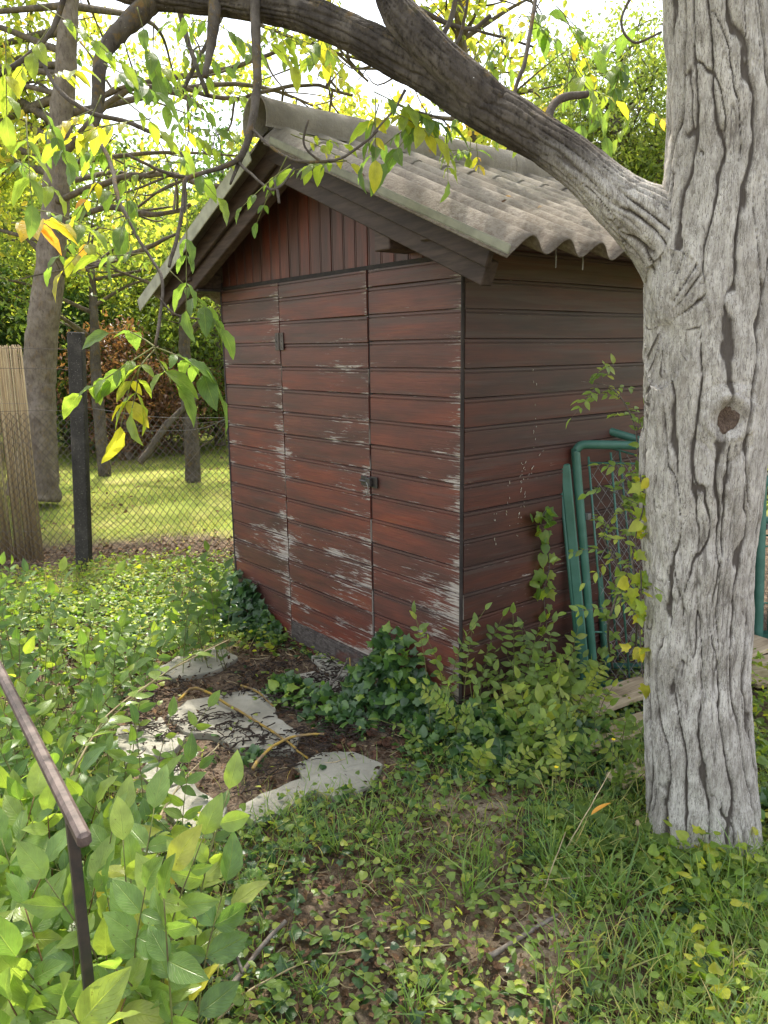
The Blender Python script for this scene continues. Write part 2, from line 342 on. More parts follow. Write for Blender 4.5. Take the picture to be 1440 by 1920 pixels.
# roof fibre cement
k = NT('fibre_cement'); p = k.obj(); n1 = k.noise(p, 4, 6, .65); n2 = k.noise(p, 45, 5, .7); n3 = k.noise(k.vm(p, (1, 6, 1)), 6, 5, .65); n4 = k.noise(p, 150, 3, .7)
c = k.ramp(n1, [(.3, (.18, .16, .14)), (.5, (.27, .245, .215)), (.7, (.36, .33, .295))]); c = k.mix(k.mr(n3, .50, .75, 0, .5), c, (.20, .17, .14)); ax = k.att('aux')
c = k.mix(k.m('MULTIPLY', k.mr(n2, .42, .60), k.m('MULTIPLY', ax, .85)), c, (.125, .10, .082)); c = k.mix(k.m('MULTIPLY', ax, .45), c, (.19, .155, .125)); c = k.mix(k.mr(n4, .66, .72, 0, .35), c, (.62, .58, .52)); c = k.mix(k.mr(k.noise(p, 13, 4), .70, .74, 0, .7), c, (.40, .22, .04))
k.pbr(c, .95, k.bump(k.m('ADD', n2, n4), .9, .006), .1); Mx['cement'] = k.mat
# stained timber cladding
def cladding(name, bright=1.0, flake=1.0, grey=0.0, vert=False):
    k = NT(name); u = k.sep(k.uv()); r = k.att('rnd'); ax = k.att('aux'); pz = k.sep(k.pos())[2]
    L = k.m('ADD', u[0], k.m('MULTIPLY', r, 37.)); q = k.comb(L, k.m('MULTIPLY', u[1], .115), r)
    grain = k.noise(k.vm(q, (5, 230, 1)), 1, 6, .65, .6); streak = k.noise(k.vm(q, (9, 110, 9)), 1, 8, .74, .5); blot = k.noise(k.vm(q, (2.2, 9, 5)), 1, 4, .6); lng = k.noise(k.vm(q, (1.3, 30, 3)), 1, 5, .6, .5)
    b = bright
    base = k.ramp(blot, [(.28, (.060 * b, .030 * b, .026 * b)), (.46, (.105 * b, .038 * b, .031 * b)), (.62, (.150 * b, .046 * b, .033 * b)), (.8, (.185 * b, .068 * b, .038 * b))])
    base = k.mix(k.mr(grain, .35, .7, .0, .6), base, k.mix(1., base, (.45, .42, .42), 'MULTIPLY'))
    hs = k.n('HueSaturation'); k.put(hs.inputs['Value'], k.mr(r, 0, 1, .80, 1.08)); k.put(hs.inputs['Saturation'], k.mr(r, 0, 1, .95, 1.08)); k.put(hs.inputs['Color'], base); base = hs.outputs[0]
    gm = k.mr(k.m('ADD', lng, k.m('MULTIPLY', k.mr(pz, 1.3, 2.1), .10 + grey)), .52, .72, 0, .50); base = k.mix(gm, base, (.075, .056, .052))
    # darker band right under each joint
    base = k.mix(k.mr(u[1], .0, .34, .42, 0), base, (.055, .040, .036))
    big = k.noise(k.comb(k.m('MULTIPLY', u[0], 3.1), k.m('MULTIPLY', pz, 4.2), 3.), 1, 3, .5)
    e4 = k.m('POWER', u[1], 5.); inv = k.m('POWER', k.m('SUBTRACT', 1.0, u[1]), 14.)
    t = k.m('ADD', streak, k.m('MULTIPLY', ax, .145 * flake)); t = k.m('ADD', t, k.m('MULTIPLY', e4, .13 * flake)); t = k.m('ADD', t, k.m('MULTIPLY', inv, .09 * flake)); t = k.m('ADD', t, k.m('MULTIPLY', k.m('SUBTRACT', big, .5), .55 * flake))
    t = k.m('ADD', t, k.mr(pz, .2, 1.7, .05, -.03)); bd = k.m('MULTIPLY', k.mr(k.m('ABSOLUTE', k.m('SUBTRACT', u[1], .175)), .0, .03, 1, 0), .10); t = k.m('ADD', t, bd)  # bd paints a pale edge highlight along each bead
    fl = k.mr(t, .682, .75); wood = k.ramp(grain, [(.3, (.20, .165, .14)), (.55, (.40, .355, .32)), (.75, (.55, .51, .47))])
    c = k.mix(k.m('MULTIPLY', fl, .9), base, wood)
    h = k.m('ADD', k.m('MULTIPLY', grain, .6), k.m('MULTIPLY', fl, -.8))
    k.pbr(c, k.mr(fl, 0, 1, .50, .85), k.bump(h, .5, .0025), .35); return k.mat
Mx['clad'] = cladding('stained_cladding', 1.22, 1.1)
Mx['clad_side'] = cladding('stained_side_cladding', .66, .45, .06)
Mx['gable'] = cladding('stained_gable_board', 1.0, .25, -.12)
Mx['rafter'] = mat_simple('dark_rafter', (.040, .027, .024), (.080, .054, .046), 7, rough=.7, bump=.4, bd=.002, stretch=(1, 5, 9))
Mx['dark'] = mat_simple('dark_trim', (.022, .018, .018), (.045, .034, .032), 14)
# soot / tar worn board foot
k = NT('worn_board_foot'); u = k.sep(k.uv()); q = k.comb(u[0], k.m('MULTIPLY', u[1], .115), k.att('rnd')); n1 = k.noise(k.vm(q, (25, 60, 1)), 1, 6, .75); n2 = k.noise(k.vm(q, (3, 8, 1)), 1, 4)
c = k.ramp(n1, [(.3, (.03, .025, .025)), (.5, (.085, .07, .066)), (.66, (.15, .13, .12)), (.8, (.30, .27, .25))]); c = k.mix(k.mr(n2, .52, .62, 0, .8), c, (.11, .035, .025)); k.pbr(c, .9, k.bump(n1, .8, .004), .15); Mx['foot'] = k.mat
# sawn plank
k = NT('sawn_plank'); u = k.sep(k.uv()); q = k.comb(u[0], u[1], k.att('rnd')); gr = k.noise(k.vm(q, (3, 90, 1)), 1, 5, .6, 1.2); n2 = k.noise(k.vm(q, (6, 9, 1)), 1, 5)
c = k.ramp(gr, [(.3, (.22, .16, .10)), (.5, (.42, .33, .22)), (.75, (.55, .46, .33))]); c = k.mix(k.mr(n2, .5, .75, 0, .6), c, (.16, .11, .07)); k.pbr(c, .8, k.bump(gr, .4, .002), .25); Mx['plank'] = k.mat
# bark
def bark(name, pl, pl2, fis, lichen=0.0, limb=False):
    k = NT(name); p = k.pos(); a = k.att('aux'); r = k.att('rnd'); n1 = k.noise(k.vm(p, (1, 1, .35)), 45, 6, .7); n2 = k.noise(p, 9, 5, .6); n3 = k.noise(k.vm(p, (1, 1, .4)), 170, 4, .7)
    c = k.mix(k.mr(n2, .35, .68), pl, pl2); c = k.mix(k.mr(n1, .42, .66, 0, .65), c, k.mix(1., c, (.55, .52, .5), 'MULTIPLY')); c = k.mix(k.mr(n3, .62, .74, 0, .55), c, (.52, .50, .47))
    c = k.mix(k.mr(n1, .60, .66, 0, .5), c, fis); c = k.mix(a, c, fis)
    wsp = k.mr(k.vor(p, 26), .05, .03, 0, 1); pat = k.mr(k.noise(p, 5, 2), .56, .62); c = k.mix(k.m('MULTIPLY', wsp, k.m('MULTIPLY', pat, .8)), c, (.75, .74, .72))
    if lichen: c = k.mix(k.m('MULTIPLY', k.mr(k.noise(p, 14, 5, .7), .52, .64), k.m('MULTIPLY', r, lichen)), c, k.mix(k.mr(n1, .4, .6), (.20, .11, .02), (.10, .085, .03)))
    k.pbr(c, .9, k.bump(k.m('ADD', k.m('MULTIPLY', n1, 1.2), n3), .75, .006), .2); return k.mat
Mx['bark'] = bark('walnut_bark', (.30, .27, .24), (.42, .39, .355), (.035, .026, .022), 0.9)
Mx['bgbark'] = bark('far_bark', (.16, .13, .11), (.25, .21, .18), (.05, .04, .03), .6); Mx['bgbranch'] = bark('far_branch_bark', (.085, .07, .055), (.16, .13, .10), (.03, .025, .02), .9)
Mx['branchbark'] = bark('branch_bark', (.085, .07, .06), (.14, .12, .105), (.03, .022, .02), 1.0)
k = NT('knot_wood'); p = k.uv(); u = k.sep(p); n = k.noise(k.comb(k.m('MULTIPLY', u[0], 2.5), k.m('MULTIPLY', u[1], 25.), 0.), 1, 5, .7); c = k.ramp(n, [(.3, (.03, .02, .018)), (.5, (.13, .09, .07)), (.75, (.26, .2, .16))]); k.pbr(c, .9, k.bump(n, .9, .006), .2); Mx['knot'] = k.mat

# ------------------------------------------------------------------ leaf shapes
def leaf_T(rows=6, w=.5, pw=.8, fold=.25, curl=.25, cols=2, wave=0.0, peak=.42):
    V = []; uv = []
    ts = np.linspace(0, 1, rows + 1)
    for i, t in enumerate(ts):
        wd = w * .5 * (math.sin(pi * t ** (math.log(.5) / math.log(peak))) ** pw if 0 < t < 1 else .02)
        for j in range(-cols, cols + 1):
            s_ = j / cols
            V.append((s_ * wd, t, abs(s_) * wd * fold - curl * t * t + wave * math.sin(t * 17 + (j > 0) * 2) * abs(s_) * wd)); uv.append((.5 + s_ * .5, t))
    n = 2 * cols + 1; F = np.array([[i * n + j, i * n + j + 1, (i + 1) * n + j + 1, (i + 1) * n + j] for i in range(rows) for j in range(n - 1)])
    return np.array(V, float), F, np.array(uv, float)
T_big = leaf_T(8, .56, .85, .22, .30, 2, .12, .42)
T_mid = leaf_T(5, .50, .85, .25, .25, 1, 0, .42)
T_wal = leaf_T(7, .48, .8, .30, .38, 2, .14, .45)
T_far = (np.array([(0, 0, 0), (.25, .45, .06), (0, 1, -.12), (-.25, .45, .06)]), np.array([[0, 1, 2, 3]]), np.array([(.5, 0), (1, .5), (.5, 1), (0, .5)]))
T_far2 = (np.array([(0, 0, 0), (.27, .3, .05), (.2, .7, -.02), (0, 1, -.15), (-.2, .7, -.02), (-.27, .3, .05)]), np.array([[0, 1, 2, 3], [0, 3, 4, 5]]), np.array([(.5, 0), (1, .3), (1, .7), (.5, 1), (0, .7), (0, .3)]))
def ivy_T(sh=0):
    o = [(0, -.02), (.22, -.10), (.40, .02), (.33, .20), (.52, .40), (.26, .50), (.17, .66), (0, 1.0), (-.17, .66), (-.26, .50), (-.52, .40), (-.33, .20), (-.40, .02), (-.22, -.10)] if sh == 0 else \
        [(0, 0), (.25, -.08), (.42, .12), (.40, .38), (.22, .68), (0, .92), (-.22, .68), (-.40, .38), (-.42, .12), (-.25, -.08)]
    V = [(0, .32, .05)] + [(x, y, -.10 * (abs(x) * 1.5) - .08 * y * y) for x, y in o]; n = len(o)
    F = np.array([[0, 1 + i, 1 + (i + 1) % n] for i in range(n)])
    return np.array(V), F, np.array([(v[0] + .5, v[1]) for v in V])
T_ivy, T_ivy2 = ivy_T(0), ivy_T(1)
def blade_T(seg=4, bend=.45):
    V = []; uv = []
    for i in range(seg + 1):
        t = i / seg; wd = .5 * (1 - t ** 1.8) + .02
        for s_ in (-1, 1): V.append((s_ * wd, t * (1 - bend * .35 * t), -bend * t * t)); uv.append((.5 + .5 * s_, t))
    F = np.array([[2 * i, 2 * i + 1, 2 * i + 3, 2 * i + 2] for i in range(seg)]); return np.array(V), F, np.array(uv)
T_blade = blade_T(4, .55); T_blade0 = (np.array([(-.5, 0, 0), (.5, 0, 0), (0, 1, -.25)]), np.array([[0, 1, 2]]), np.array([(0, 0), (1, 0), (.5, 1)]))

# ------------------------------------------------------------------ ground
def build_ground():
    n = 420; t = np.linspace(-1, 1, n); k_ = 6.6
    sx = np.sinh(t * k_) / math.sinh(k_) * 420
    X, Y = np.meshgrid(sx + .3, sx - .9, indexing='ij'); x = X.ravel(); y = Y.ravel(); z = hgt(x, y) * np.exp(-((x ** 2 + y ** 2) / 3000))
    i, j = np.meshgrid(np.arange(n - 1), np.arange(n - 1), indexing='ij'); a = (i * n + j).ravel()
    F = np.stack([a, a + n, a + n + 1, a + 1], 1)
    d = fence_side(x, y); lawn = np.clip((d - .75 + .35 * fbm(np.stack([x, y, x * 0], 1) * 1.7, 3, 3)) / .5, 0, 1)
    far = np.clip((np.hypot(x, y) - 11) / 4, 0, 1); lawn = np.maximum(lawn, far)
    sand = sum(np.exp(-((x - c[0]) ** 2 + (y - c[1]) ** 2) / r ** 2) for c, r in ((gnd(905, 1525), .17), (gnd(1040, 1780), .13), (gnd(800, 1500), .1), (gnd(1150, 1420), .3)))
    sand = np.clip(sand * (1 + .8 * fbm(np.stack([x, y, x * 0], 1) * 9, 3, 4)) * 1.1, 0, .9)
    mb = MB(); mb.add(np.stack([x, y, z], 1), F, rnd=sand, aux=lawn)
    o = mb.build('ground', Mx['soil'], None, True); o['kind'] = 'structure'; o['label'] = 'brown earth of the garden running into lawn beyond the fence'; o['category'] = 'ground'
FA, FB = gnd(20, 1048), gnd(158, 1062)
FC = gnd(438, 1052)
_fd = nz((FC - FB)[:2]); _fn = np.array([-_fd[1], _fd[0]])
if (CAM[:2] - FB[:2]) @ _fn > 0: _fn = -_fn
def fence_side(x, y): return (x - FB[0]) * _fn[0] + (y - FB[1]) * _fn[1]
build_ground()

# ------------------------------------------------------------------ shed
W = 2.125 * S; XC = -.978; OV = -.285; LEN = 2.85; TAN = .427; ZAP = 2.56; ANG = math.atan(TAN)
def roofz(x): return ZAP - abs(x - XC) * TAN
shed = thing('garden_shed', (XC, 1.2, 0), 'small garden shed of flaking red-brown boards under a corrugated grey roof', 'shed')
PIT = .115; ZA = 1.875
def board_face(mb, u0, u1, zt, zb, P0, ud, nd, off=0., rnd=None, joint=.007, vert=False, ztop=None):
    seg = max(2, int((u1 - u0) / .09)); us = np.linspace(u0, u1, seg + 1); H = zt - zb
    prof = [(0, -joint), (.0025, -joint), (.0040, -.0005), (.0125, 0), (.0140, -.0045), (.0170, -.0045), (.0185, 0), (H * .55, .0005), (H - .0035, 0), (H - .0015, -.004), (H - .0005, -joint)]
    r_ = random.random() if rnd is None else rnd; wob = random.uniform(-.0015, .002); t0 = random.uniform(-.0015, .0015); ph = random.random() * 6
    V = []; uv = []; ax = []
    for u in us:
        wv = .0012 * math.sin(u * 5 + ph); d_e = min(u1 - u, .6) ; e = math.exp(-(u1 - u) / .07) + .55 * math.exp(-(u - u0) / .04)
        for (v, dpt) in prof:
            V.append(P0 + ud * u + nd * (dpt + wob + off + wv * .5) + np.array([0, 0, 1.]) * (zt - v + wv + t0 * (u - u0))); uv.append((u, v / H)); ax.append(min(1, e))
    n = len(prof); F = np.array([[i * n + j, (i + 1) * n + j, (i + 1) * n + j + 1, i * n + j + 1] for i in range(seg) for j in range(n - 1)])
    V = np.array(V); uv = np.array(uv)
    if (np.cross(V[F[0][1]] - V[F[0][0]], V[F[0][3]] - V[F[0][0]]) @ nd) < 0: F = F[:, ::-1]
    mb.add(V, F, uv=uv, rnd=r_, aux=np.array(ax))
    for e_, sgn in ((0, 1), (seg, -1)):
        q = [e_ * n + 0, e_ * n + n - 1]; a = V[q[0]] - nd * .012; b = V[q[1]] - nd * .012
        mb.add(np.array([V[e_ * n + 2], V[e_ * n + n - 3], V[e_ * n + n - 3] - nd * .02, V[e_ * n + 2] - nd * .02]), [(0, 1, 2, 3)], uv=[(0, .5)] * 4, rnd=r_, aux=1.)
def panel(name, u0, u1, P0, ud, nd, ztop, jo, mat, foot=0, off=0., rs=0):
    random.seed(rs); mb = MB(); mf = MB(); js = [ztop] + [ZA + jo - PIT * i for i in range(-3, 18) if .02 < ZA + jo - PIT * i < ztop - .03] + [0.0]
    for i in range(len(js) - 1):
        r_ = random.random()
        tgt = mf if (foot and js[i] < foot) else mb
        board_face(tgt, u0, u1, js[i], js[i + 1], P0, ud, nd, off + random.uniform(-.001, .001), r_)
    # backing sheet
    a = P0 + ud * u0 - nd * .02; b = P0 + ud * u1 - nd * .02
    mb.add(np.array([a, b, b + [0, 0, ztop], a + [0, 0, ztop]]), [(0, 1, 2, 3)], uv=[(0, .05)] * 4, rnd=0.0)
    o = mb.build(name, mat, shed)
    if foot: mf.build('worn_foot', Mx['foot'], o) if False else None
    return o, mf
ex = np.array([1., 0, 0]); ey = np.array([0, 1., 0])
FP = np.array([-W, 0, 0.])
d1, d2 = W - 1.447 * S, W - .645 * S
ZT = 1.955
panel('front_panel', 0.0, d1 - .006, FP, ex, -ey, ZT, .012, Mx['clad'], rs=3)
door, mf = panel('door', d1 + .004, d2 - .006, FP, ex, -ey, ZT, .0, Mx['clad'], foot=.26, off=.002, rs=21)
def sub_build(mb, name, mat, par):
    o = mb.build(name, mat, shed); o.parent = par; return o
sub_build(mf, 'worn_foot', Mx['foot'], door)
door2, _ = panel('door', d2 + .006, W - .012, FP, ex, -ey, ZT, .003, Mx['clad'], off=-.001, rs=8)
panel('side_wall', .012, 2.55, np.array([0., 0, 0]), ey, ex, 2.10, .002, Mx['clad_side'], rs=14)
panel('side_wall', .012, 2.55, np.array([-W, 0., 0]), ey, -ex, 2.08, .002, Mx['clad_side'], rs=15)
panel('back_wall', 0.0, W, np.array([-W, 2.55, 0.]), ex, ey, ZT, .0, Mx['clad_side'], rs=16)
# dark corner bead and door gap strips
mb = MB(); mb.box((-.005, .003, 1.02), (.013, .014, 2.04), bev=.003); mb.build('corner_post', Mx['dark'], shed); mb = MB(); mb.box((-W + .004, .003, 1.0), (.016, .016, 2.0), bev=.003); mb.build('corner_post', Mx['dark'], shed)
mb = MB(); mb.box((-W + d1 - .001, .012, .98), (.03, .012, 1.94)); mb.box((-W + d2, .012, .98), (.03, .012, 1.94)); mb.box((XC, .008, 1.962), (W - .05, .014, .018)); mb.build('door_frame', Mx['dark'], shed)
# gable of upright boards
def gable(y, nd, name):
    random.seed(31); mb = MB(); bw = .0905; x = -W + .0
    while x < -.01:
        x1 = min(x + bw, -.002); r_ = random.random(); dz = random.uniform(-.001, .0015)
        prof = [(0, -.008), (.002, -.008), (.0035, 0), (.009, 0), (.0105, -.003), (.0125, -.003), (.014, 0), ((x1 - x) - .003, 0), ((x1 - x) - .0015, -.008), (x1 - x, -.008)]
        V = []; uv = []
        for (q, dp) in prof:
            xx = x + q
            for tt in (0, 1): V.append((xx, y + nd * (dp + dz - .006), (1.972 if tt == 0 else roofz(xx) - .03))); uv.append((tt * .5, q / bw))
        F = np.array([[2 * i, 2 * i + 2, 2 * i + 3, 2 * i + 1] for i in range(len(prof) - 1)])
        mb.add(np.array(V), F if nd < 0 else F[:, ::-1], uv=np.array(uv), rnd=r_, aux=0.); x = x1
    mb.build(name, Mx['gable'], shed)
gable(0.0, -1, 'gable'); gable(2.55, 1, 'gable')
# rafters and barge boards
def slope_board(y0, y1, top, h, d0, d1, side, name, lip=0.):
    a = ANG * side; ux = np.array([math.cos(ANG) * side, 0, -math.sin(ANG)]); un = np.array([math.sin(ANG) * side, 0, math.cos(ANG)])
    o = np.array([XC, 0, ZAP]); L0, L1 = d0 / math.cos(ANG), d1 / math.cos(ANG)
    c = o + ux * (L0 + L1) / 2 + un * (top - h / 2) + ey * (y0 + y1) / 2
    R = np.stack([ux, ey if side > 0 else -ey, un], 1)
    if np.linalg.det(R) < 0: R[:, 1] *= -1
    mb = MB(); mb.box(c, (L1 - L0, abs(y1 - y0), h), R, bev=.004); return mb.build(name, Mx['rafter'], shed)
for sd in (1, -1):
    slope_board(-.215 + .003 * (sd < 0), -.190, -.036, .086, -.02, 1.345, sd, 'barge_board')
    slope_board(-.186 + .003 * (sd < 0), -.13, -.105, .085, -.02, 1.325, sd, 'rafter')
    slope_board(2.6, 2.63, -.034, .118, .004, 1.345, sd, 'barge_board')
mb = MB(); mb.box((-.285, -.085, 2.035), (.095, .165, .085), bev=.004); mb.build('purlin', Mx['rafter'], shed)
mb = MB(); mb.box((-2.07, -.09, 1.995), (.30, .16, .075), bev=.004); mb.build('purlin', Mx['rafter'], shed)
mb = MB(); mb.box((-2.06, -.10, 1.948), (.34, .14, .012)); mb.build('purlin', Mx['dark'], shed)
for xx in (-.02, -W + .02):
    mb = MB(); mb.box((xx + (.03 if xx > -1 else -.03), 1.2, roofz(xx) - .11), (.07, 2.8, .09), bev=.004); mb.build('wall_plate', Mx['rafter'], shed)
# eave purlin
# roof sheets
Mx['verge'] = mat_simple('greenish_verge', (.34, .335, .26), (.22, .215, .17), 12, rough=.95, bump=.6)  # green-grey colour for the strip along the sheets' front edge
for sd, hh in ((1, .030), (-1, .075)):
    o = slope_board(-.2915, -.2865, -.006, hh, .10, 1.48, sd, 'verge_strip'); o.data.materials.clear(); o.data.materials.append(Mx['verge'])
PER = .177; AMP = .027
def wave(y): return AMP * np.cos((y - OV) / PER * 2 * pi + pi) - .022 * np.exp(-(y - OV) / .014)
def sheet(side, d0, d1, lift, name, y0, y1, amp=1.0, wear=.6, jag=0.0):
    ny = int((y1 - y0) / PER * 14); ys = np.linspace(y0, y1, ny + 1); ds = np.linspace(d0, d1, 26); un = np.array([math.sin(ANG) * side, 0, math.cos(ANG)])
    V = []; ax = []
    for lay in (0, 1):
        for d_ in ds:
            base = np.array([XC + side * d_, 0, ZAP - d_ * TAN])
            wz = wave(ys) * amp + lift - lay * .005 + .002 * np.sin(ys * 3 + d_ * 4)
            if jag and d_ == ds[-1]: pass
            V.append(base[None] + ys[:, None] * ey[None] + wz[:, None] * un[None]); ax.append(np.clip(.35 + wear * (d_ / 1.475) - .25 * np.cos((ys - OV) / PER * 2 * pi + pi), 0, 1))
    V = np.array(V); n = ny + 1; m = len(ds); V = V.reshape(-1, 3); F = []
    idx = lambda l, i, j: (l * m + i) * n + j
    for i in range(m - 1):
        for j in range(ny):
            q = [idx(0, i, j), idx(0, i + 1, j), idx(0, i + 1, j + 1), idx(0, i, j + 1)]; p = [idx(1, i, j), idx(1, i, j + 1), idx(1, i + 1, j + 1), idx(1, i + 1, j)]
            F += [q if side > 0 else q[::-1], p if side > 0 else p[::-1]]
    for j in range(ny):
        q = [idx(0, m - 1, j), idx(1, m - 1, j), idx(1, m - 1, j + 1), idx(0, m - 1, j + 1)]; F.append(q if side > 0 else q[::-1])
        q = [idx(0, 0, j), idx(0, 0, j + 1), idx(1, 0, j + 1), idx(1, 0, j)]; F.append(q if side > 0 else q[::-1])
    for i in range(m - 1):
        for jj, fl in ((0, 1), (ny, -1)):
            q = [idx(0, i, jj), idx(1, i, jj), idx(1, i + 1, jj), idx(0, i + 1, jj)]; F.append(q[::fl * side])
    mb = MB(); mb.add(V, F, rnd=.5, aux=np.array(ax).ravel()); return mb.build(name, Mx['cement'], shed, True)
for sd in (1, -1):
    sheet(sd, .05, 1.475, .006, 'roof_sheet', OV, LEN)
    for (a, b) in ((OV + .0, 1.30), (1.24, LEN)): sheet(sd, .03, .34, .012 + (.006 if a > 0 else 0), 'ridge_wing', a, b, 1.0, .15)
# ridge roll, two overlapping lengths
def roll(y0, y1, R, z, name):
    ys = np.linspace(y0, y1, 30); an = np.linspace(-2.0, 2.0, 26); V = []
    for lay in (0, 1):
        for y in ys:
            fl = 1 + .10 * math.exp(-(y - y0) / .05)
            for a in an: V.append((XC + (R * fl - lay * .008) * math.sin(a), y, z + (R * fl - lay * .008) * math.cos(a)))
    V = np.array(V); n = len(an); m = len(ys); F = []; idx = lambda l, i, j: (l * m + i) * n + j
    for i in range(m - 1):
        for j in range(n - 1):
            F.append([idx(0, i, j), idx(0, i, j + 1), idx(0, i + 1, j + 1), idx(0, i + 1, j)][::-1]); F.append([idx(1, i, j), idx(1, i, j + 1), idx(1, i + 1, j + 1), idx(1, i + 1, j)])
    for j in range(n - 1):
        F.append([idx(0, 0, j), idx(0, 0, j + 1), idx(1, 0, j + 1), idx(1, 0, j)]); F.append([idx(0, m - 1, j), idx(0, m - 1, j + 1), idx(1, m - 1, j + 1), idx(1, m - 1, j)][::-1])
    for i in range(m - 1):
        for j in (0, n - 1): F.append([idx(0, i, j), idx(1, i, j), idx(1, i + 1, j), idx(0, i + 1, j)])
    mb = MB(); mb.add(V, F, rnd=.5, aux=.15); mb.build(name, Mx['cement'], shed, True)
roll(OV - .02, 1.36, .096, 2.592, 'ridge_cap'); roll(1.28, LEN + .02, .088, 2.592, 'ridge_cap')
rdm = MB(); n = 420; dd_ = rng.uniform(.12, 1.42, n); yy_ = OV + PER * (np.round(rng.uniform(0, 17, n)) ) + rng.normal(0, .016, n); yy_ = np.clip(yy_, OV + .02, LEN - .05)
un_ = np.array([math.sin(ANG), 0, math.cos(ANG)]); pp_ = np.stack([XC + dd_, yy_, ZAP - dd_ * TAN], 1) + (wave(yy_) + .009)[:, None] * un_
DEBRIS = (pp_, n)
# hook bolts under the eave
for px in (1093, 1143):
    p = at(px, 480, 3.0); y_ = .05 if px == 1093 else .2
    mb = MB(); mb.tube([(.40, y_, 1.965), (.40, y_, 1.88)], .0025, 6); mb.build('hook_bolt', Mx['galv'], shed)
# latch
lt = MB(); zc = .998 + .02; lx = -W + d2
lt.box((lx - .035, -.010, zc), (.05, .006, .045), bev=.001); lt.box((lx + .035, -.010, zc), (.05, .006, .05), bev=.001); lt.tube([(lx - .055, -.020, zc), (lx + .03, -.020, zc)], .0065, 8); lt.box((lx + .012, -.022, zc), (.035, .018, .04), bev=.003)
o = lt.build('latch', Mx['blackiron'], shed); o.parent = door
hk = MB(); hk.tube(spl([(lx + .005, -.030, zc), (lx + .022, -.034, zc - .025), (lx + .010, -.034, zc - .055), (lx - .018, -.030, zc - .068)], 6), .0022, 6); o = hk.build('wire_hook', Mx['galv'], shed); o.parent = door
for zc in (1.66,):
    hg = MB(); hx = -W + d1; hg.box((hx - .022, -.008, zc), (.034, .004, .088), bev=.001); hg.box((hx + .022, -.008, zc), (.034, .004, .088), bev=.001); hg.tube([(hx, -.012, zc - .045), (hx, -.012, zc + .045)], .005, 8)
    for dz in (-.03, 0, .03):
        for sx in (-1, 1): hg.tube([(hx + sx * .024, -.008, zc + dz), (hx + sx * .024, -.0125, zc + dz)], .0035, 8)
    o = hg.build('hinge', Mx['wire'], shed); o.parent = door
# pale rootlet scars left by ivy on the side wall
tr = MB(); random.seed(9)
for (pts, n_) in (([(1003, 690), (1005, 770), (1000, 830), (985, 875), (972, 910)], 17), ([(972, 850), (985, 900), (978, 955), (965, 990)], 13), ([(1015, 850), (992, 895), (975, 925), (985, 960)], 12), ([(930, 960), (928, 1040)], 8), ([(958, 885), (952, 960), (975, 1010)], 9)):
    P = spl([np.array([*(0, 0, 0)]) + (CAM + ray(*p) * ((.004 - CAM[0]) / ray(*p)[0])) for p in pts], 10)
    for i in range(n_):
        t = random.random() * (len(P) - 2); a = P[int(t)]; b = P[int(t) + 1]; d = nz(b - a) + np.array([0, random.uniform(-.4, .4), random.uniform(-.2, .2)]); c = a + np.array([0, random.uniform(-.012, .012), random.uniform(-.01, .01)]); l = random.uniform(.004, .012)
        tr.tube([c - d * l / 2, c + d * l / 2], .0011, 4)
tr.build('rootlet_scars', Mx['white'], shed)['kind'] = 'stuff'

# ------------------------------------------------------------------ walnut tree
wal = thing('walnut_tree', G(1316, 1590), 'big walnut tree with furrowed grey trunk and a long limb arching over the shed', 'tree')
dd = lambda y: 2.72 + (y - 1590) / 1590 * .57
DF = 1.17
def trp(x, y): return at(x, y, dd(y))
ch_tr = [(1320, 1720, 106), (1318, 1600, 101), (1314, 1500, 97), (1308, 1300, 94), (1309, 1100, 96), (1314, 930, 107), (1322, 780, 112), (1326, 650, 112), (1334, 520, 112), (1345, 420, 106), (1355, 300, 98), (1350, 150, 92), (1341, 0, 89), (1330, -200, 85), (1320, -420, 80)]
lim = [(1325, 560, 2.02, 84), (1245, 442, 2.0, 60), (1160, 374, 2.0, 46), (1075, 300, 2.02, 39), (980, 238, 2.06, 38), (900, 195, 2.1, 40), (820, 146, 2.13, 36), (740, 104, 2.17, 33), (650, 56, 2.22, 31), (560, 22, 2.28, 30), (440, 4, 2.35, 28), (330, -5, 2.42, 27), (230, -25, 2.5, 24), (100, -80, 2.6, 20)]
lim2 = [(950, 215, 2.07, 28), (880, 158, 2.07, 33), (812, 92, 2.07, 32), (755, 28, 2.09, 31), (712, -50, 2.13, 29), (650, -170, 2.2, 26)]
lim3 = [(1380, 380, 1.97, 70), (1430, 300, 1.97, 60), (1520, 205, 1.92, 50), (1660, 90, 1.86, 42), (1900, -80, 1.8, 34)]
lim4 = [(1370, 640, 2.06, 60), (1430, 600, 2.04, 42), (1500, 545, 2.03, 34), (1580, 480, 2.05, 30)]
def chain(L, k=1.0): return np.array([at(a, b, c * k) for a, b, c, _ in L]), np.array([r_ * c * k / FPX for a, b, c, r_ in L])
CH = []
P = np.array([trp(x, y) for x, y, _ in ch_tr]); R = np.array([r_ * dd(y) / FPX * .985 for x, y, r_ in ch_tr]); CH.append((P, R))
for L in (lim, lim2, lim3, lim4): CH.append(chain(L, DF))
CHs = []
for P, R in CH:
    Q = spl(np.hstack([P, R[:, None] * np.ones((1, 1))]), 8); CHs.append((Q[:, :3], Q[:, 3]))
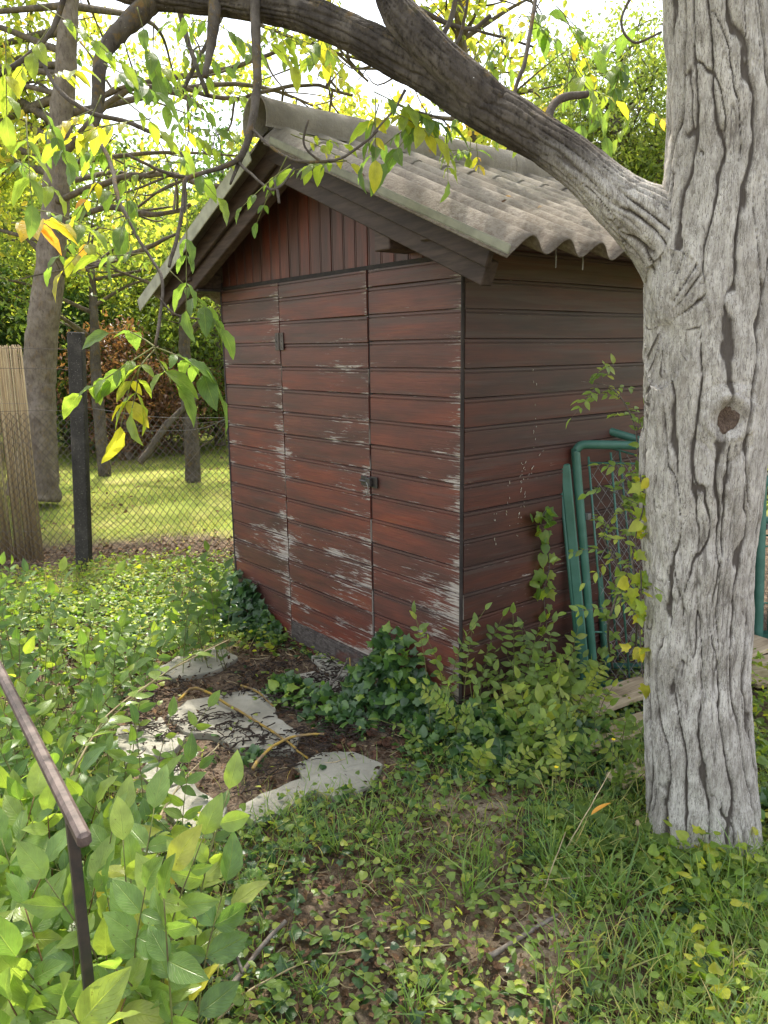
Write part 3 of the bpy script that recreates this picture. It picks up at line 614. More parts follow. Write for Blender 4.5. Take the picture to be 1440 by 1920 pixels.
def build_bark():
    mb = MB()
    for P, R in CHs: mb.tube(P, R, 28)
    o = mb.build('raw', Mx['bark'], wal); o.parent = None
    md = o.modifiers.new('r', 'REMESH'); md.mode = 'VOXEL'; md.voxel_size = .0043
    dg = bpy.context.evaluated_depsgraph_get(); ev = o.evaluated_get(dg); me = ev.to_mesh()
    V = np.empty(len(me.vertices) * 3, np.float32); me.vertices.foreach_get('co', V); V = V.reshape(-1, 3).astype(float)
    E_ = np.empty(len(me.edges) * 2, np.int32); me.edges.foreach_get('vertices', E_); E_ = E_.reshape(-1, 2)
    nl = len(me.loops); L = np.empty(nl, np.int32); me.loops.foreach_get('vertex_index', L)
    Z = np.empty(len(me.polygons), np.int32); me.polygons.foreach_get('loop_total', Z)
    ev.to_mesh_clear(); bpy.data.objects.remove(o)
    V = V + np.array(wal['_o'])
    deg = np.bincount(E_.ravel(), minlength=len(V)).astype(float)[:, None]
    def lap(A):
        B = np.zeros_like(A)
        for c in range(A.shape[1]): B[:, c] = np.bincount(E_[:, 0], A[E_[:, 1], c], len(V)) + np.bincount(E_[:, 1], A[E_[:, 0], c], len(V))
        return B / np.maximum(deg, 1)
    for _ in range(12): V = .4 * V + .6 * lap(V)
    # chain coordinates
    best = np.full(len(V), 9e9); Q = np.zeros((len(V), 3)); Dv = np.zeros((len(V), 3)); cid = np.zeros(len(V), int)
    for ci, (P, R) in enumerate(CHs):
        T = nz(np.gradient(P, axis=0)); x = nz(np.cross(T[0], [0.3, 1, .1])); X = []
        for t in T: x = nz(x - t * (x @ t)); X.append(x)
        X = np.array(X); Y = np.cross(T, X); s_ = np.concatenate([[0], np.cumsum(np.linalg.norm(np.diff(P, axis=0), axis=1))])
        for st in range(0, len(V), 40000):
            v = V[st:st + 40000]; d = np.linalg.norm(v[:, None] - P[None], axis=2); i = d.argmin(1); dr = v - P[i]; al = np.sum(dr * T[i], 1); perp = dr - al[:, None] * T[i]
            sc_ = np.linalg.norm(perp, axis=1) - R[i]; m = sc_ < best[st:st + 40000]; ii = np.where(m)[0] + st
            best[ii] = sc_[m]; Q[ii, 0] = np.sum(perp * X[i], 1)[m]; Q[ii, 1] = np.sum(perp * Y[i], 1)[m]; Q[ii, 2] = (s_[i] + al)[m] + ci * 7.7; Dv[ii] = nz(perp)[m]; cid[ii] = ci
    N = nz(Dv); 
    for _ in range(6): N = nz(.3 * N + .7 * lap(N))
    big = fbm(V * 3.2, 3, 2)
    wp = np.stack([fbm(Q * [9, 9, 5] + 3, 3, 41), fbm(Q * [9, 9, 5] + 9, 3, 42), fbm(Q * [9, 9, 5] + 5, 3, 43)], 1)
    wz = wp * [.30, .30, .2]
    n_a = fbm(Q * [17, 17, 1.5] + wz, 2, 3); n_b = fbm(Q * [22, 22, 2.0] + 40 + wz, 2, 13); n_c = fbm(Q * [46, 46, 4.5] + 9 + wz * 2, 2, 17); n_d = fbm(Q * [80, 80, 9] + 19 + wz * 3, 2, 19)
    md = lambda o, f, s_: fbm(V * f + o, 3, s_)
    th = np.arctan2(Q[:, 1], Q[:, 0]); cyl = np.stack([np.cos(th) * 1.3, np.sin(th) * 1.3, Q[:, 2] * 2.0], 1); cy2 = np.stack([np.cos(th) * 4, np.sin(th) * 4, Q[:, 2] * 7.5], 1)
    fr = lambda K, o, wv: ((K * th / (2 * pi) + wv * fbm(cyl + o, 2, 3) + .42 * fbm(cy2 + o, 3, 13)) % 1.0 - .5) * 2
    n_a = fr(17, 0, 1.1); n_b = fr(12, 20, 1.8)
    wa = np.clip(.20 + .42 * md(0, np.array([6, 6, 2.5]), 6), .0, .23); wb = np.clip(.07 + .40 * md(30, np.array([6, 6, 2.6]), 7), 0, .14); wc = np.clip(.05 + .22 * md(60, np.array([8, 8, 3.5]), 8), 0, .13); wd = wc * 0
    rd = lambda n_, w_: np.clip(1 - np.abs(n_) / np.maximum(w_, .004), 0, 1) * np.clip(w_ / .12, 0, 1)
    rag = 1 + .55 * fbm(Q * [75, 75, 38], 3, 23); f1 = np.clip(np.maximum(rd(n_a, wa * rag), rd(n_b, wb * rag)) * 1.5, 0, 1); f2 = np.clip(1 - np.abs(n_c) / np.maximum(wc * rag, .004), 0, 1) * np.clip(wc / .05, 0, 1); ID = .5 + .5 * n_c
    limb = np.isin(cid, (1, 2)).astype(float)[:, None]
    limb = limb[:, 0] * np.clip((Q[:, 2] - cid * 7.7 - .34) / .42, 0, 1); limb = np.where(cid == 2, 1., limb)[:, None]
    for _ in range(25): limb = lap(limb)
    limb = limb[:, 0]
    up = np.clip(N[:, 2], 0, 1)
    amp = 1 - .35 * limb; hgh = np.clip((V[:, 2] - 1.9) / 1.2, 0, 1) * .25
    fine = fbm(Q * [120, 120, 30], 3, 21); med = fbm(Q * [40, 40, 8], 3, 24)
    disp = .017 * big - (.0085 * f1 + .004 * f2) * amp * (1 - hgh) + .0060 * med * amp + .0026 * fine + .011 * np.clip(np.abs(n_a), 0, .45) * amp
    fis = np.clip(f1 * 1.1 + f2 * .7, 0, 1) * (1 - .45 * limb)
    # knot and lower burl
    kp = KNOT; d = np.linalg.norm((V - kp) * [1, 1, .8], axis=1); rr = d / .048 * (1 + .28 * fbm(V * 17, 3, 39))
    disp += .014 * np.exp(-(rr - 1.05) ** 2 / .16) * (rr < 2.2) - .03 * np.exp(-(rr / .55) ** 2); ring = (np.sin(rr * 11 + 2.2 * fbm(V * 30, 2, 31)) > .35) * np.exp(-(rr - 1.5) ** 2 / .35); disp -= .003 * ring; fis = np.clip(fis * (1 - .8 * np.exp(-(rr / 1.1) ** 4)) + .25 * ring + .5 * np.exp(-(rr / .5) ** 4), 0, 1)
    for bp, br, ba in BURL:
        d = np.linalg.norm(V - bp, axis=1) / br; disp += ba * np.exp(-d ** 2); pass
    # root flare
    z = V[:, 2]; fl = np.exp(-np.clip(z, 0, 9) / .09); ang = np.arctan2(Q[:, 1], Q[:, 0]); disp += fl * (.016 + .018 * np.sin(ang * 4 + 1))
    V = V + N * disp[:, None]
    dark = np.clip(limb * 1.0 - .0, 0, 1)
    mb = MB(); mb.V = [V]; mb.L = [L]; mb.Z = [Z]; mb.U = [Q[:, [0, 2]]]; mb.A = [np.clip(limb * (.45 + .6 * up), 0, 1)]; mb.B = [np.clip(fis, 0, 1)]; mb.n = len(V)
    return mb.build('trunk', Mx['bark_main'], wal, True)
kd = ray(1362, 785)
KNOT = at(1362, 785, dd(785) - .178)
BURL = [(at(1340, 1070, dd(1070) - .16), .075, .012), (at(1260, 540, 2.2), .12, .012), (at(1390, 700, dd(700) - .16), .10, .012), (at(1250, 1250, dd(1250) - .14), .09, .010)]
# bark with a darker, lichened limb
k = NT('furrowed_walnut_bark'); p = k.pos(); a = k.att('aux'); r = k.att('rnd'); n1 = k.noise(k.vm(p, (1, 1, .35)), 45, 6, .7); n2 = k.noise(p, 8, 5, .6); n3 = k.noise(k.vm(p, (1, 1, .4)), 190, 4, .7)
c = k.mix(k.mr(n2, .35, .68), (.40, .37, .34), (.60, .565, .53)); c = k.mix(k.mr(n1, .42, .66, 0, .6), c, (.17, .15, .13)); c = k.mix(k.mr(n3, .56, .68, 0, .7), c, (.60, .58, .55)); cr1 = k.noise(k.vm(p, (1, 1, .10)), 75, 4, .65); c = k.mix(k.mr(k.m('ABSOLUTE', k.m('SUBTRACT', cr1, .5)), .0, .022, .8, 0), c, (.09, .075, .065)); cr2 = k.noise(k.vm(p, (1, 1, .14)), 160, 3, .65, .4); c = k.mix(k.mr(k.m('ABSOLUTE', k.m('SUBTRACT', cr2, .5)), .0, .03, .55, 0), c, (.15, .13, .115))
dk = k.mix(k.mr(n2, .35, .65), (.055, .045, .040), (.125, .105, .09)); dk = k.mix(k.mr(n1, .45, .65, 0, .7), dk, (.025, .02, .018)); c = k.mix(k.mr(r, .1, .45), c, dk)
c = k.mix(k.mr(a, .15, 1.0, 0, .93), c, (.080, .066, .058)); wsp = k.mr(k.vor(p, 24), .055, .035, 0, 1); pat = k.mr(k.noise(p, 4, 2), .55, .62); c = k.mix(k.m('MULTIPLY', wsp, k.m('MULTIPLY', pat, .85)), c, (.78, .77, .75))
c = k.mix(k.m('MULTIPLY', k.mr(k.noise(p, 12, 5, .7), .50, .62), k.mr(r, .5, 1, .0, .8)), c, k.mix(k.mr(n1, .4, .6), (.22, .12, .025), (.10, .085, .03)))
k.pbr(c, .9, k.bump(k.m('ADD', k.m('MULTIPLY', n1, 1.2), n3), .8, .006), .2); Mx['bark_main'] = k.mat
build_bark()
# knot scar
kn = MB(); nrm = nz(CAM - KNOT); xx = nz(np.cross([0, 0, 1], nrm)); yy = np.cross(nrm, xx); V = [KNOT + nrm * .004]; uv = [(0, 0)]
for ri, (rad, dz) in enumerate(((.011, .002), (.023, .006), (.034, .009), (.042, -.004))):
    for i in range(24):
        a = i / 24 * 2 * pi; rj = rad * (1 + .13 * math.sin(a * 3 + 1) + .06 * math.sin(a * 7)) ; V.append(KNOT + nrm * (dz + random.uniform(-.002, .002)) + xx * rj * math.cos(a) * .82 + yy * rj * math.sin(a) * 1.12); uv.append((ri + 1, i / 24))
F = [(0, 1 + i, 1 + (i + 1) % 24) for i in range(24)] + [(1 + r_ * 24 + i, 1 + (r_ + 1) * 24 + i, 1 + (r_ + 1) * 24 + (i + 1) % 24, 1 + r_ * 24 + (i + 1) % 24) for r_ in range(3) for i in range(24)]
kn.add(np.array(V), F, uv=uv); kn.build('knot', Mx['knot'], wal, True)

# hanging branches of the walnut: (px, py, depth, radius px)
WB = [
 [(478, -40, 2.30, 11), (480, 60, 2.24, 9), (482, 150, 2.20, 8), (474, 220, 2.17, 7.5), (462, 268, 2.15, 6.5), (445, 300, 2.13, 5.5), (400, 318, 2.10, 4.5), (352, 335, 2.07, 4.5), (345, 360, 2.06, 4), (338, 420, 2.04, 3.6), (325, 470, 2.02, 3.5), (318, 500, 2.0, 3)],
 [(462, 268, 2.15, 6), (448, 305, 2.14, 4.5), (432, 345, 2.12, 2)],
 [(473, 240, 2.16, 3), (500, 270, 2.10, 2.6), (545, 298, 2.06, 2.6), (600, 303, 2.03, 2.8), (640, 296, 2.02, 2.6), (680, 270, 2.01, 2.5), (708, 245, 2.0, 2)],
 [(600, 303, 2.03, 2.4), (570, 270, 2.02, 2), (578, 225, 2.0, 2)],
 [(448, 305, 2.13, 3), (480, 335, 2.08, 2.5), (508, 356, 2.05, 2.6), (530, 345, 2.03, 2.6), (552, 315, 2.02, 2.2)],
 [(520, 356, 2.04, 3), (523, 382, 2.04, 2.4)], [(518, 356, 2.04, 2), (515, 338, 2.04, 1.6)],
 [(405, -40, 2.35, 13), (402, 20, 2.33, 12), (396, 80, 2.30, 9), (384, 145, 2.27, 5)],
 [(300, -10, 2.44, 20), (262, 25, 2.44, 19), (215, 70, 2.44, 16), (188, 115, 2.42, 13), (184, 180, 2.40, 12), (178, 225, 2.38, 10), (170, 245, 2.37, 5)],
 [(-20, 150, 2.2, 5), (45, 110, 2.22, 5), (95, 60, 2.24, 5), (122, -10, 2.26, 5)],
 [(74, 98, 2.22, 4), (90, 135, 2.2, 4), (115, 175, 2.18, 4), (165, 208, 2.16, 4.5), (225, 225, 2.14, 4.5), (270, 242, 2.12, 4), (310, 262, 2.10, 3), (350, 300, 2.09, 2)],
 [(240, 290, 2.10, 2.5), (300, 320, 2.09, 3), (350, 333, 2.08, 3.5)],
 [(170, 235, 2.3, 4), (205, 300, 2.2, 4), (222, 370, 2.1, 4), (250, 430, 2.05, 3.5), (280, 480, 2.0, 3), (303, 520, 1.97, 3), (303, 570, 1.95, 3), (290, 650, 1.9, 3)],
 [(350, 360, 2.06, 1.6), (346, 400, 2.05, 1.4), (350, 330, 2.06, 1.4)],
 [(390, 180, 2.9, 4), (350, 70, 3.0, 5), (330, -20, 3.0, 6)], [(340, 175, 3.0, 4), (372, 110, 3.0, 4), (415, 30, 3.0, 4), (440, -20, 3.0, 4)],
 [(955, 205, 2.1, 4), (985, 110, 2.15, 4), (1000, 20, 2.2, 4), (1010, -40, 2.25, 4)],
 [(822, 85, 2.5, 5), (850, 20, 2.5, 5), (862, -40, 2.5, 5)], [(845, 110, 2.6, 3), (870, 40, 2.6, 3), (880, -30, 2.6, 3)],
 [(720, -30, 2.6, 4), (800, 25, 2.7, 4.5), (880, 55, 2.8, 4), (920, 30, 2.8, 4)], [(880, 55, 2.8, 2.5), (940, 70, 2.9, 2.5), (1000, 88, 2.9, 2)],
 [(1028, 230, 2.05, 8), (1035, 200, 2.07, 8), (1060, 182, 2.09, 8), (1103, 176, 2.1, 6)],
 [(700, 250, 2.0, 2), (740, 205, 2.05, 2), (760, 170, 2.1, 3)], [(760, 205, 2.1, 2), (820, 220, 2.1, 1.6), (845, 240, 2.1, 1.4)],
 [(300, 560, 1.95, 2), (330, 590, 1.95, 2), (375, 598, 1.96, 1.5)], [(1240, 60, 2.6, 2), (1190, 80, 2.6, 2.5), (1165, 40, 2.6, 2.5), (1190, -20, 2.6, 3)],
]
for bi, L in enumerate(WB):
    P, R = chain(L, DF); Q = spl(np.hstack([P, R[:, None]]), 7); pj = Q[:, :3] + .0035 * np.stack([fbm(Q[:, :3] * 16, 2, 50 + j) for j in range(3)], 1)
    mb = MB(); mb.tube(pj, Q[:, 3] * (1 + .12 * fbm(Q[:, :3] * 35, 2, 3)), 9, rnd=.6, jit=.04, aux=np.repeat(.25 * rng.random(len(Q)), 9)); mb.build('branch', Mx['branchbark'], wal, True)

leafM = MB(); stemM = MB()
def leaf_row(mb, st, pts, rad, T, n, size, ang=1.0, rnd=(0, 1), flat=.0, end=True, start=.2, alt=False, up=(0, 0, 1), hang=.0, wid=None):
    """leaflets in pairs (or alternating) along a curved stalk"""
    P = spl(pts, 6); st.tube(P, np.linspace(rad, rad * .45, len(P)), 5, rnd=.5)
    T_ = nz(np.gradient(P, axis=0)); pos = []; dr = []; nr = []; sz = []
    upv = np.array(up, float)
    for i in range(n):
        t = start + (1 - start) * (i / max(1, n - (0 if end else .5))); ix = min(len(P) - 1, int(t * (len(P) - 1))); ax = T_[ix]; sd = nz(np.cross(ax, upv) + 1e-6)
        for s_ in ((-1, 1) if not alt else ((-1) ** i,)):
            if random.random() < .06: continue
            a = ang * random.uniform(.8, 1.15); d = ax * math.cos(a) + sd * s_ * math.sin(a) + np.array([0, 0, -hang]) + rng.normal(0, .10, 3)
            pos.append(P[ix]); dr.append(d); nr.append(upv + rng.normal(0, .30 + flat, 3)); sz.append(size * random.uniform(.55, 1.25) * (1 if i > 0 else .75))
    if end: pos.append(P[-1]); dr.append(T_[-1] + np.array([0, 0, -hang * .5])); nr.append(upv + rng.normal(0, .3, 3)); sz.append(size * 1.15)
    pos = np.array(pos); rr = np.clip(rnd[0] + (rnd[1] - rnd[0]) * (.5 + .5 * (random.random() * 2 - 1) + rng.normal(0, .12, len(pos))), 0, 1)
    mb.scatter(T, pos, np.array(dr), np.array(nr), np.array(sz), rr)
def walnut_leaf(p, d, L=.24, rnd=(.1, .9), n=3, hang=.35, size=.085):
    d = nz(np.asarray(d, float)); q = p + d * L * .5 + np.array([0, 0, -.02]); e = p + d * L + np.array([0, 0, -L * .28])
    leaf_row(leafM, stemM, [p, q, e], .0022, T_wal, n, size, 1.05, rnd, hang=hang, start=.35)
def cdir(ax, ay, az=0.0): return CR * ax - CU * ay + _f * az      # rightwards, down, away
random.seed(77)
# the spray that hangs in front of the fence
b0 = at(290, 650, 1.9)
for (pts, n_, sz, rn) in (([(290, 650), (240, 682), (190, 715), (150, 738)], 4, .062, (.35, .7)), ([(290, 650), (335, 668), (372, 690), (402, 728)], 4, .080, (.1, .6)), ([(290, 655), (262, 690), (256, 730), (248, 765)], 3, .075, (.4, .8)),
                     ([(290, 650), (270, 636), (240, 622), (205, 625)], 2, .06, (.3, .7)), ([(290, 652), (300, 680), (312, 700), (330, 720)], 2, .075, (.2, .6)), ([(262, 690), (245, 720), (236, 760), (226, 800)], 2, .07, (.5, .9))):
    leaf_row(leafM, stemM, [at(x, y, 1.9 * DF + random.uniform(-.05, .05)) for x, y in pts], .0026, T_wal, n_, sz * 1.42, .95, rn, hang=.25, start=.3)
tips = [(318, 500), (300, 560), (270, 470), (250, 430), (225, 372), (205, 300), (345, 395), (300, 320), (240, 290), (350, 300), (300, 262), (225, 225), (165, 208), (115, 175), (90, 135), (45, 110), (95, 60), (122, 0), (184, 180), (190, 110), (215, 70), (262, 25),
        (20, 300), (40, 230), (60, 390), (100, 330), (140, 300), (10, 80), (150, 440), (190, 430), (60, 180), (120, 250), (30, 420), (170, 330), (230, 180), (290, 220), (130, 90), (60, 10), (300, 480), (260, 330)]
for (x, y) in tips:
    for _ in range(random.choice((0, 1, 1, 1))):
        a = random.uniform(-.4, pi + .4); dpt = random.uniform(1.75, 2.35) if x > 60 else random.uniform(1.6, 2.1)
        walnut_leaf(at(x + random.uniform(-12, 12), y + random.uniform(-12, 12), dpt * DF), cdir(math.cos(a), math.sin(a) * .9, random.uniform(-.6, .6)), random.uniform(.14, .24), (.1, .88), random.choice((2, 3, 3, 4)), .3, random.uniform(.058, .095))
for (x, y, dp, n_) in ((545, 298, 2.06, 2), (560, 262, 2.05, 2), (640, 300, 2.03, 1), (710, 185, 2.05, 3), (735, 200, 2.1, 3), (800, 215, 2.1, 3), (830, 240, 2.1, 1), (1045, 20, 2.6, 3), (1010, 50, 2.8, 2), (1060, 110, 2.3, 3), (1080, 130, 2.3, 3), (1100, 150, 2.4, 3), (1180, 90, 2.6, 3), (1230, 40, 2.6, 3), (1200, 190, 2.8, 2),
                 (905, 90, 2.7, 3), (870, 130, 3.0, 3), (900, 180, 3.2, 4), (930, 140, 3.1, 4), (955, 170, 3.3, 4), (930, 60, 2.9, 3), (980, 30, 2.8, 3), (850, 280, 3.3, 3), (890, 270, 3.3, 3), (400, 30, 2.6, 2), (530, 60, 2.8, 3), (590, 10, 2.8, 3), (480, 60, 2.4, 2), (350, 70, 2.9, 3), (430, 160, 3.1, 3), (370, 190, 3.0, 3), (300, 140, 2.8, 3), (250, 110, 2.7, 3), (410, 230, 3.2, 3), (210, 240, 2.6, 3), (340, 250, 2.9, 3), (640, 120, 3.2, 2), (600, 90, 3.3, 2)):
    for _ in range(n_):
        a = random.uniform(-.3, pi + .3); sm = .078
        q = (x, y); walnut_leaf(at(x + random.uniform(-15, 15), y + random.uniform(-15, 15), dp * DF), cdir(math.cos(a), math.sin(a), random.uniform(-.6, .6)), random.uniform(.12, .2), (.15, .9), random.choice((2, 3, 3)), .35, sm * random.uniform(.7, 1.15) * (.72 if x == 545 or x == 560 else 1))
# upper crown, above the photograph: limbs, twigs, leaves; it throws the garden's shade
up = MB(); rs = random.Random(4); CL = []
for i in range(24):
    a = rs.uniform(0, 2 * pi); rad = rs.uniform(.8, 3.8); c = np.array([-.9 + rad * math.cos(a), 1.1 + rad * math.sin(a), rs.uniform(4.5, 6.6)]); CL.append(c)
starts = [CHs[0][0][-1], CHs[2][0][-1], CHs[3][0][-1], CHs[1][0][-1]]
def offframe(P, m=25):
    px, py, z = proj(P); return (z < .1) | (py < -m) | (px < -m - 40) | (px > 1440 + m) | (py > 1920 + m)
for c in CL:
    s0 = min(starts[:3], key=lambda s: np.linalg.norm(s - c)); mid = (s0 + c) / 2 + np.array([rs.uniform(-.2, .2), rs.uniform(-.2, .2), .45]); Q = spl([s0, mid, c], 8)
    if offframe(Q).all(): up.tube(Q, np.linspace(.034, .010, len(Q)), 8, rnd=.5, jit=.03)
up.tube(spl([starts[0], starts[0] + [-.05, .05, .9], starts[0] + [-.2, .2, 2.0]], 6), np.linspace(.10, .06, 13), 12, rnd=.5)
up.build('crown_limb', Mx['branchbark'], wal, True)
cr = MB(); n = 30000; gx = rng.uniform(-3.4, 3.4, n); gy = rng.uniform(-3.8, 3.2, n); px, py, pz = proj(np.stack([gx, gy, gx * 0], 1))
keep = np.full(n, .52); inF = pz > .2
keep = np.where(inF & (px < 500) & (py < 1215), .02, keep); keep = np.where(inF & (px < 360) & (py > 1200), .10, keep); keep = np.where(inF & (px > 1230) & (py > 1480), .05, keep)
keep = np.where(inF & (px > 900) & (py > 1700), .10, keep); keep = np.where((gx > -1.5) & (gy > -.15), .27, keep); keep = np.where((gx + gy < -2.6), .05, keep)
for (ax_, ay_, ad_) in ((150, 300, 2.1), (300, 640, 1.9), (60, 200, 2.0), (250, 420, 2.0), (720, 190, 2.1), (1080, 110, 2.4)):
    q_ = at(ax_, ay_, ad_); q_ = q_ - SUN * (q_[2] / SUN[2]); keep = keep * (1 - .88 * np.exp(-((gx - q_[0]) ** 2 + (gy - q_[1]) ** 2) / .55 ** 2))
cl = fbm(np.stack([gx, gy, gx * 0], 1) * 2.3, 3, 77); keep = keep * np.clip(1 + 2.6 * cl, 0, 1.7)
m = rng.random(n) < keep * .62; gx, gy = gx[m], gy[m]; h = rng.uniform(4.3, 6.6, len(gx)); PP = np.stack([gx, gy, gx * 0], 1) + SUN[None] * (h / SUN[2])[:, None]
ok = offframe(PP, 40); PP = PP[ok]; n = len(PP)
cr.scatter(T_far2, PP, rng.normal(0, 1, (n, 3)) * [1, 1, .4], rng.normal(0, .45, (n, 3)) + SUN[None], rng.uniform(.10, .17, n), rng.random(n)); cr.build('crown', Mx['walnut'], wal)
leafM.build('foliage', Mx['walnut'], wal, True); stemM.build('leaf_stalks', Mx['greentwig'], wal, True)['kind'] = 'stuff'

# ------------------------------------------------------------------ background trees and shrubs
def clump_leaves(mb, C, rad, n, size, T=T_far, rlo=0., rhi=1., flat=(1, 1, .8)):
    d = nz(rng.normal(0, 1, (n, 3))) * (rng.random((n, 1)) ** .45) * rad * np.array(flat); P = C + d
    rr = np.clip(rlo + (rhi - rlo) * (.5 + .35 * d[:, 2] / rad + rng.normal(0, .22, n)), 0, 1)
    mb.scatter(T, P, rng.normal(0, 1, (n, 3)) + [0, 0, -.5], rng.normal(0, .8, (n, 3)) + [0, 0, .6], size * rng.uniform(.6, 1.25, n), rr)
def tree(name, base, trunk, clumps, mat, label, cat, nleaf=200, lsize=.07, crad=.5, group=None, bark='bgbark', rseed=0, T=T_far, limb_r=.04, twigs=3, rr=(0., 1.)):
    rs = random.Random(rseed); root = thing(name, base, label, cat, group); P = np.array([t[:3] for t in trunk]); R = np.array([t[3] for t in trunk]); Q = spl(np.hstack([P, R[:, None]]), 8)
    mb = MB(); mb.tube(Q[:, :3] + .02 * np.stack([fbm(Q[:, :3] * 3, 2, 60 + j) for j in range(3)], 1) * min(1, R[0] * 8), Q[:, 3], 12, rnd=.5, jit=.05, aux=np.repeat(.3 * rng.random(len(Q)), 12)); mb.build('trunk', Mx[bark], root, True)
    br = MB(); lf = MB()
    for c in clumps:
        c = np.asarray(c, float); hq = Q[:, :3]; j = int(np.argmin(np.linalg.norm(hq - c, axis=1) + 1.0 * (hq[:, 2] > c[2] - .1) + .6 * np.abs(hq[:, 2] - (c[2] - .5)))); s0 = hq[j]
        mid = (s0 + c) / 2 + np.array([rs.uniform(-.2, .2), rs.uniform(-.2, .2), rs.uniform(-.05, .3)]) * np.linalg.norm(c - s0) * .4; B = spl([s0, mid, c], 6)
        if limb_r < .03 and rs.random() < .45: clump_leaves(lf, c, crad * rs.uniform(.8, 1.4), int(nleaf * 1.1), lsize, T, *rr); continue
        r0 = min(Q[j, 3] * .6, limb_r * (.5 + np.linalg.norm(c - s0) * .35)); br.tube(B, np.linspace(r0, .008, len(B)), 6, rnd=.5, cap=False)
        for _ in range(twigs):
            e = c + nz(rng.normal(0, 1, 3)) * crad * rs.uniform(.6, 1.1); st = B[rs.randint(len(B) // 2, len(B) - 1)]; br.tube(spl([st, (st + e) / 2 + rng.normal(0, .06, 3), e], 3), np.linspace(.009, .003, 7), 4, rnd=.5, cap=False)
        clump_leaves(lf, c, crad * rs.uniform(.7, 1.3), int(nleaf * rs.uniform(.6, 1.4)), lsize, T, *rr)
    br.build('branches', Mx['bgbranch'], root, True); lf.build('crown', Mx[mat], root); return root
def blob(poly_fn, n, d0, d1, rs):
    out = []
    while len(out) < n:
        x, y = rs.uniform(-300, 1700), rs.uniform(-500, 900)
        if poly_fn(x, y): out.append(at(x, y, rs.uniform(d0, d1)))
    return out
def pxt(L): return [(*at(a, b, c), r_ * c / FPX) for a, b, c, r_ in L]
rs = random.Random(12)
cl = blob(lambda x, y: -250 < x < 300 and -250 < y < 540 and rs.random() < .9, 80, 8.0, 11.5, rs) + blob(lambda x, y: 250 < x < 470 and -50 < y < 520 and rs.random() < (1.0 if y > 250 else .4), 34, 8.0, 11, rs) + blob(lambda x, y: 400 < x < 720 and 110 < y < 300, 8, 8, 10, rs)
def lawn_ok(c):
    g = c - SUN * (c[2] / SUN[2]); px, py, z = proj(g * [1, 1, 0]); return not (90 < px < 520 and 850 < py < 1080 and rs.random() < .85)
cl = [c for c in cl if lawn_ok(c)]
tree('walnut_tree', G(62, 905) * [1, 1, 0], pxt([(60, 935, 8.3, 50), (68, 880, 8.3, 40), (72, 800, 8.25, 31), (74, 700, 8.2, 30), (88, 560, 8.0, 28), (102, 420, 7.9, 25), (112, 270, 7.8, 22), (124, 120, 7.7, 19), (135, -60, 7.6, 16), (150, -250, 7.5, 12)]), cl, 'bgyellow',
     'slender tree beyond the fence, behind the reed screen, with thin yellow-green foliage', 'tree', 300, .095, .56, rseed=1, T=T_far2, limb_r=.024, twigs=5, rr=(.1, 1.))
# limbs one can read in the photo, crossing to the right
L2 = MB()
for L in ([(112, 300, 7.8, 10), (200, 195, 7.6, 9), (300, 150, 7.4, 8), (420, 130, 7.2, 7), (520, 95, 7.0, 5)], [(105, 380, 7.8, 9), (190, 345, 7.5, 9), (290, 325, 7.3, 8), (400, 350, 7.2, 7), (520, 335, 7.0, 5)], [(190, 180, 7.6, 8), (240, 165, 7.5, 8), (330, 175, 7.3, 8), (380, 200, 7.2, 5)],
          [(330, 160, 7.4, 6), (440, 185, 7.4, 6), (560, 160, 7.4, 5), (660, 175, 7.4, 4)], [(100, 480, 7.9, 7), (180, 500, 7.7, 7), (260, 470, 7.4, 7), (330, 440, 7.2, 4)], [(430, 10, 7, 5), (520, 60, 7, 5), (620, 95, 7, 4), (690, 150, 7, 3)], [(105, 430, 7.9, 6), (200, 390, 7.6, 8), (300, 400, 7.5, 7), (360, 385, 7.5, 5)]):
    P, R = chain(L); Q = spl(np.hstack([P, R[:, None]]), 8); L2.tube(Q[:, :3] + .03 * np.stack([fbm(Q[:, :3] * 4, 2, 70 + j) for j in range(3)], 1), Q[:, 3] * .68, 8, rnd=.5, jit=.06)
    for _ in range(7):
        i = rng.integers(4, len(Q) - 1); e = Q[i, :3] + rng.normal(0, .4, 3); L2.tube(spl([Q[i, :3], (Q[i, :3] + e) / 2 + rng.normal(0, .07, 3), e], 4), np.linspace(.014, .004, 9), 5, rnd=.5, cap=False)
bgt = [o for o in EMPT if o.name.startswith('walnut_tree')][1]; L2.build('limbs', Mx['bgbranch'], bgt, True)
# tree behind the roof, yellow leaves on bare twigs
cl = blob(lambda x, y: 830 < x < 1010 and -60 < y < 330, 16, 5.6, 7.4, rs) + blob(lambda x, y: 560 < x < 840 and -200 < y < 260 and rs.random() < .35, 9, 5.8, 7.6, rs)
tree('young_walnut', gnd(900, 830), [(*(gnd(900, 860) * [1, 1, 0]), .09), (*at(905, 600, 6.4), .08), (*at(920, 400, 6.4), .07), (*at(880, 200, 6.4), .055), (*at(860, 0, 6.4), .04), (*at(850, -200, 6.4), .03)], cl, 'bgyellow', 'half-bare tree with yellowing leaves rising behind the shed roof', 'tree', 75, .085, .36, rseed=3, T=T_far2, limb_r=.03, twigs=5, rr=(.3, 1.))
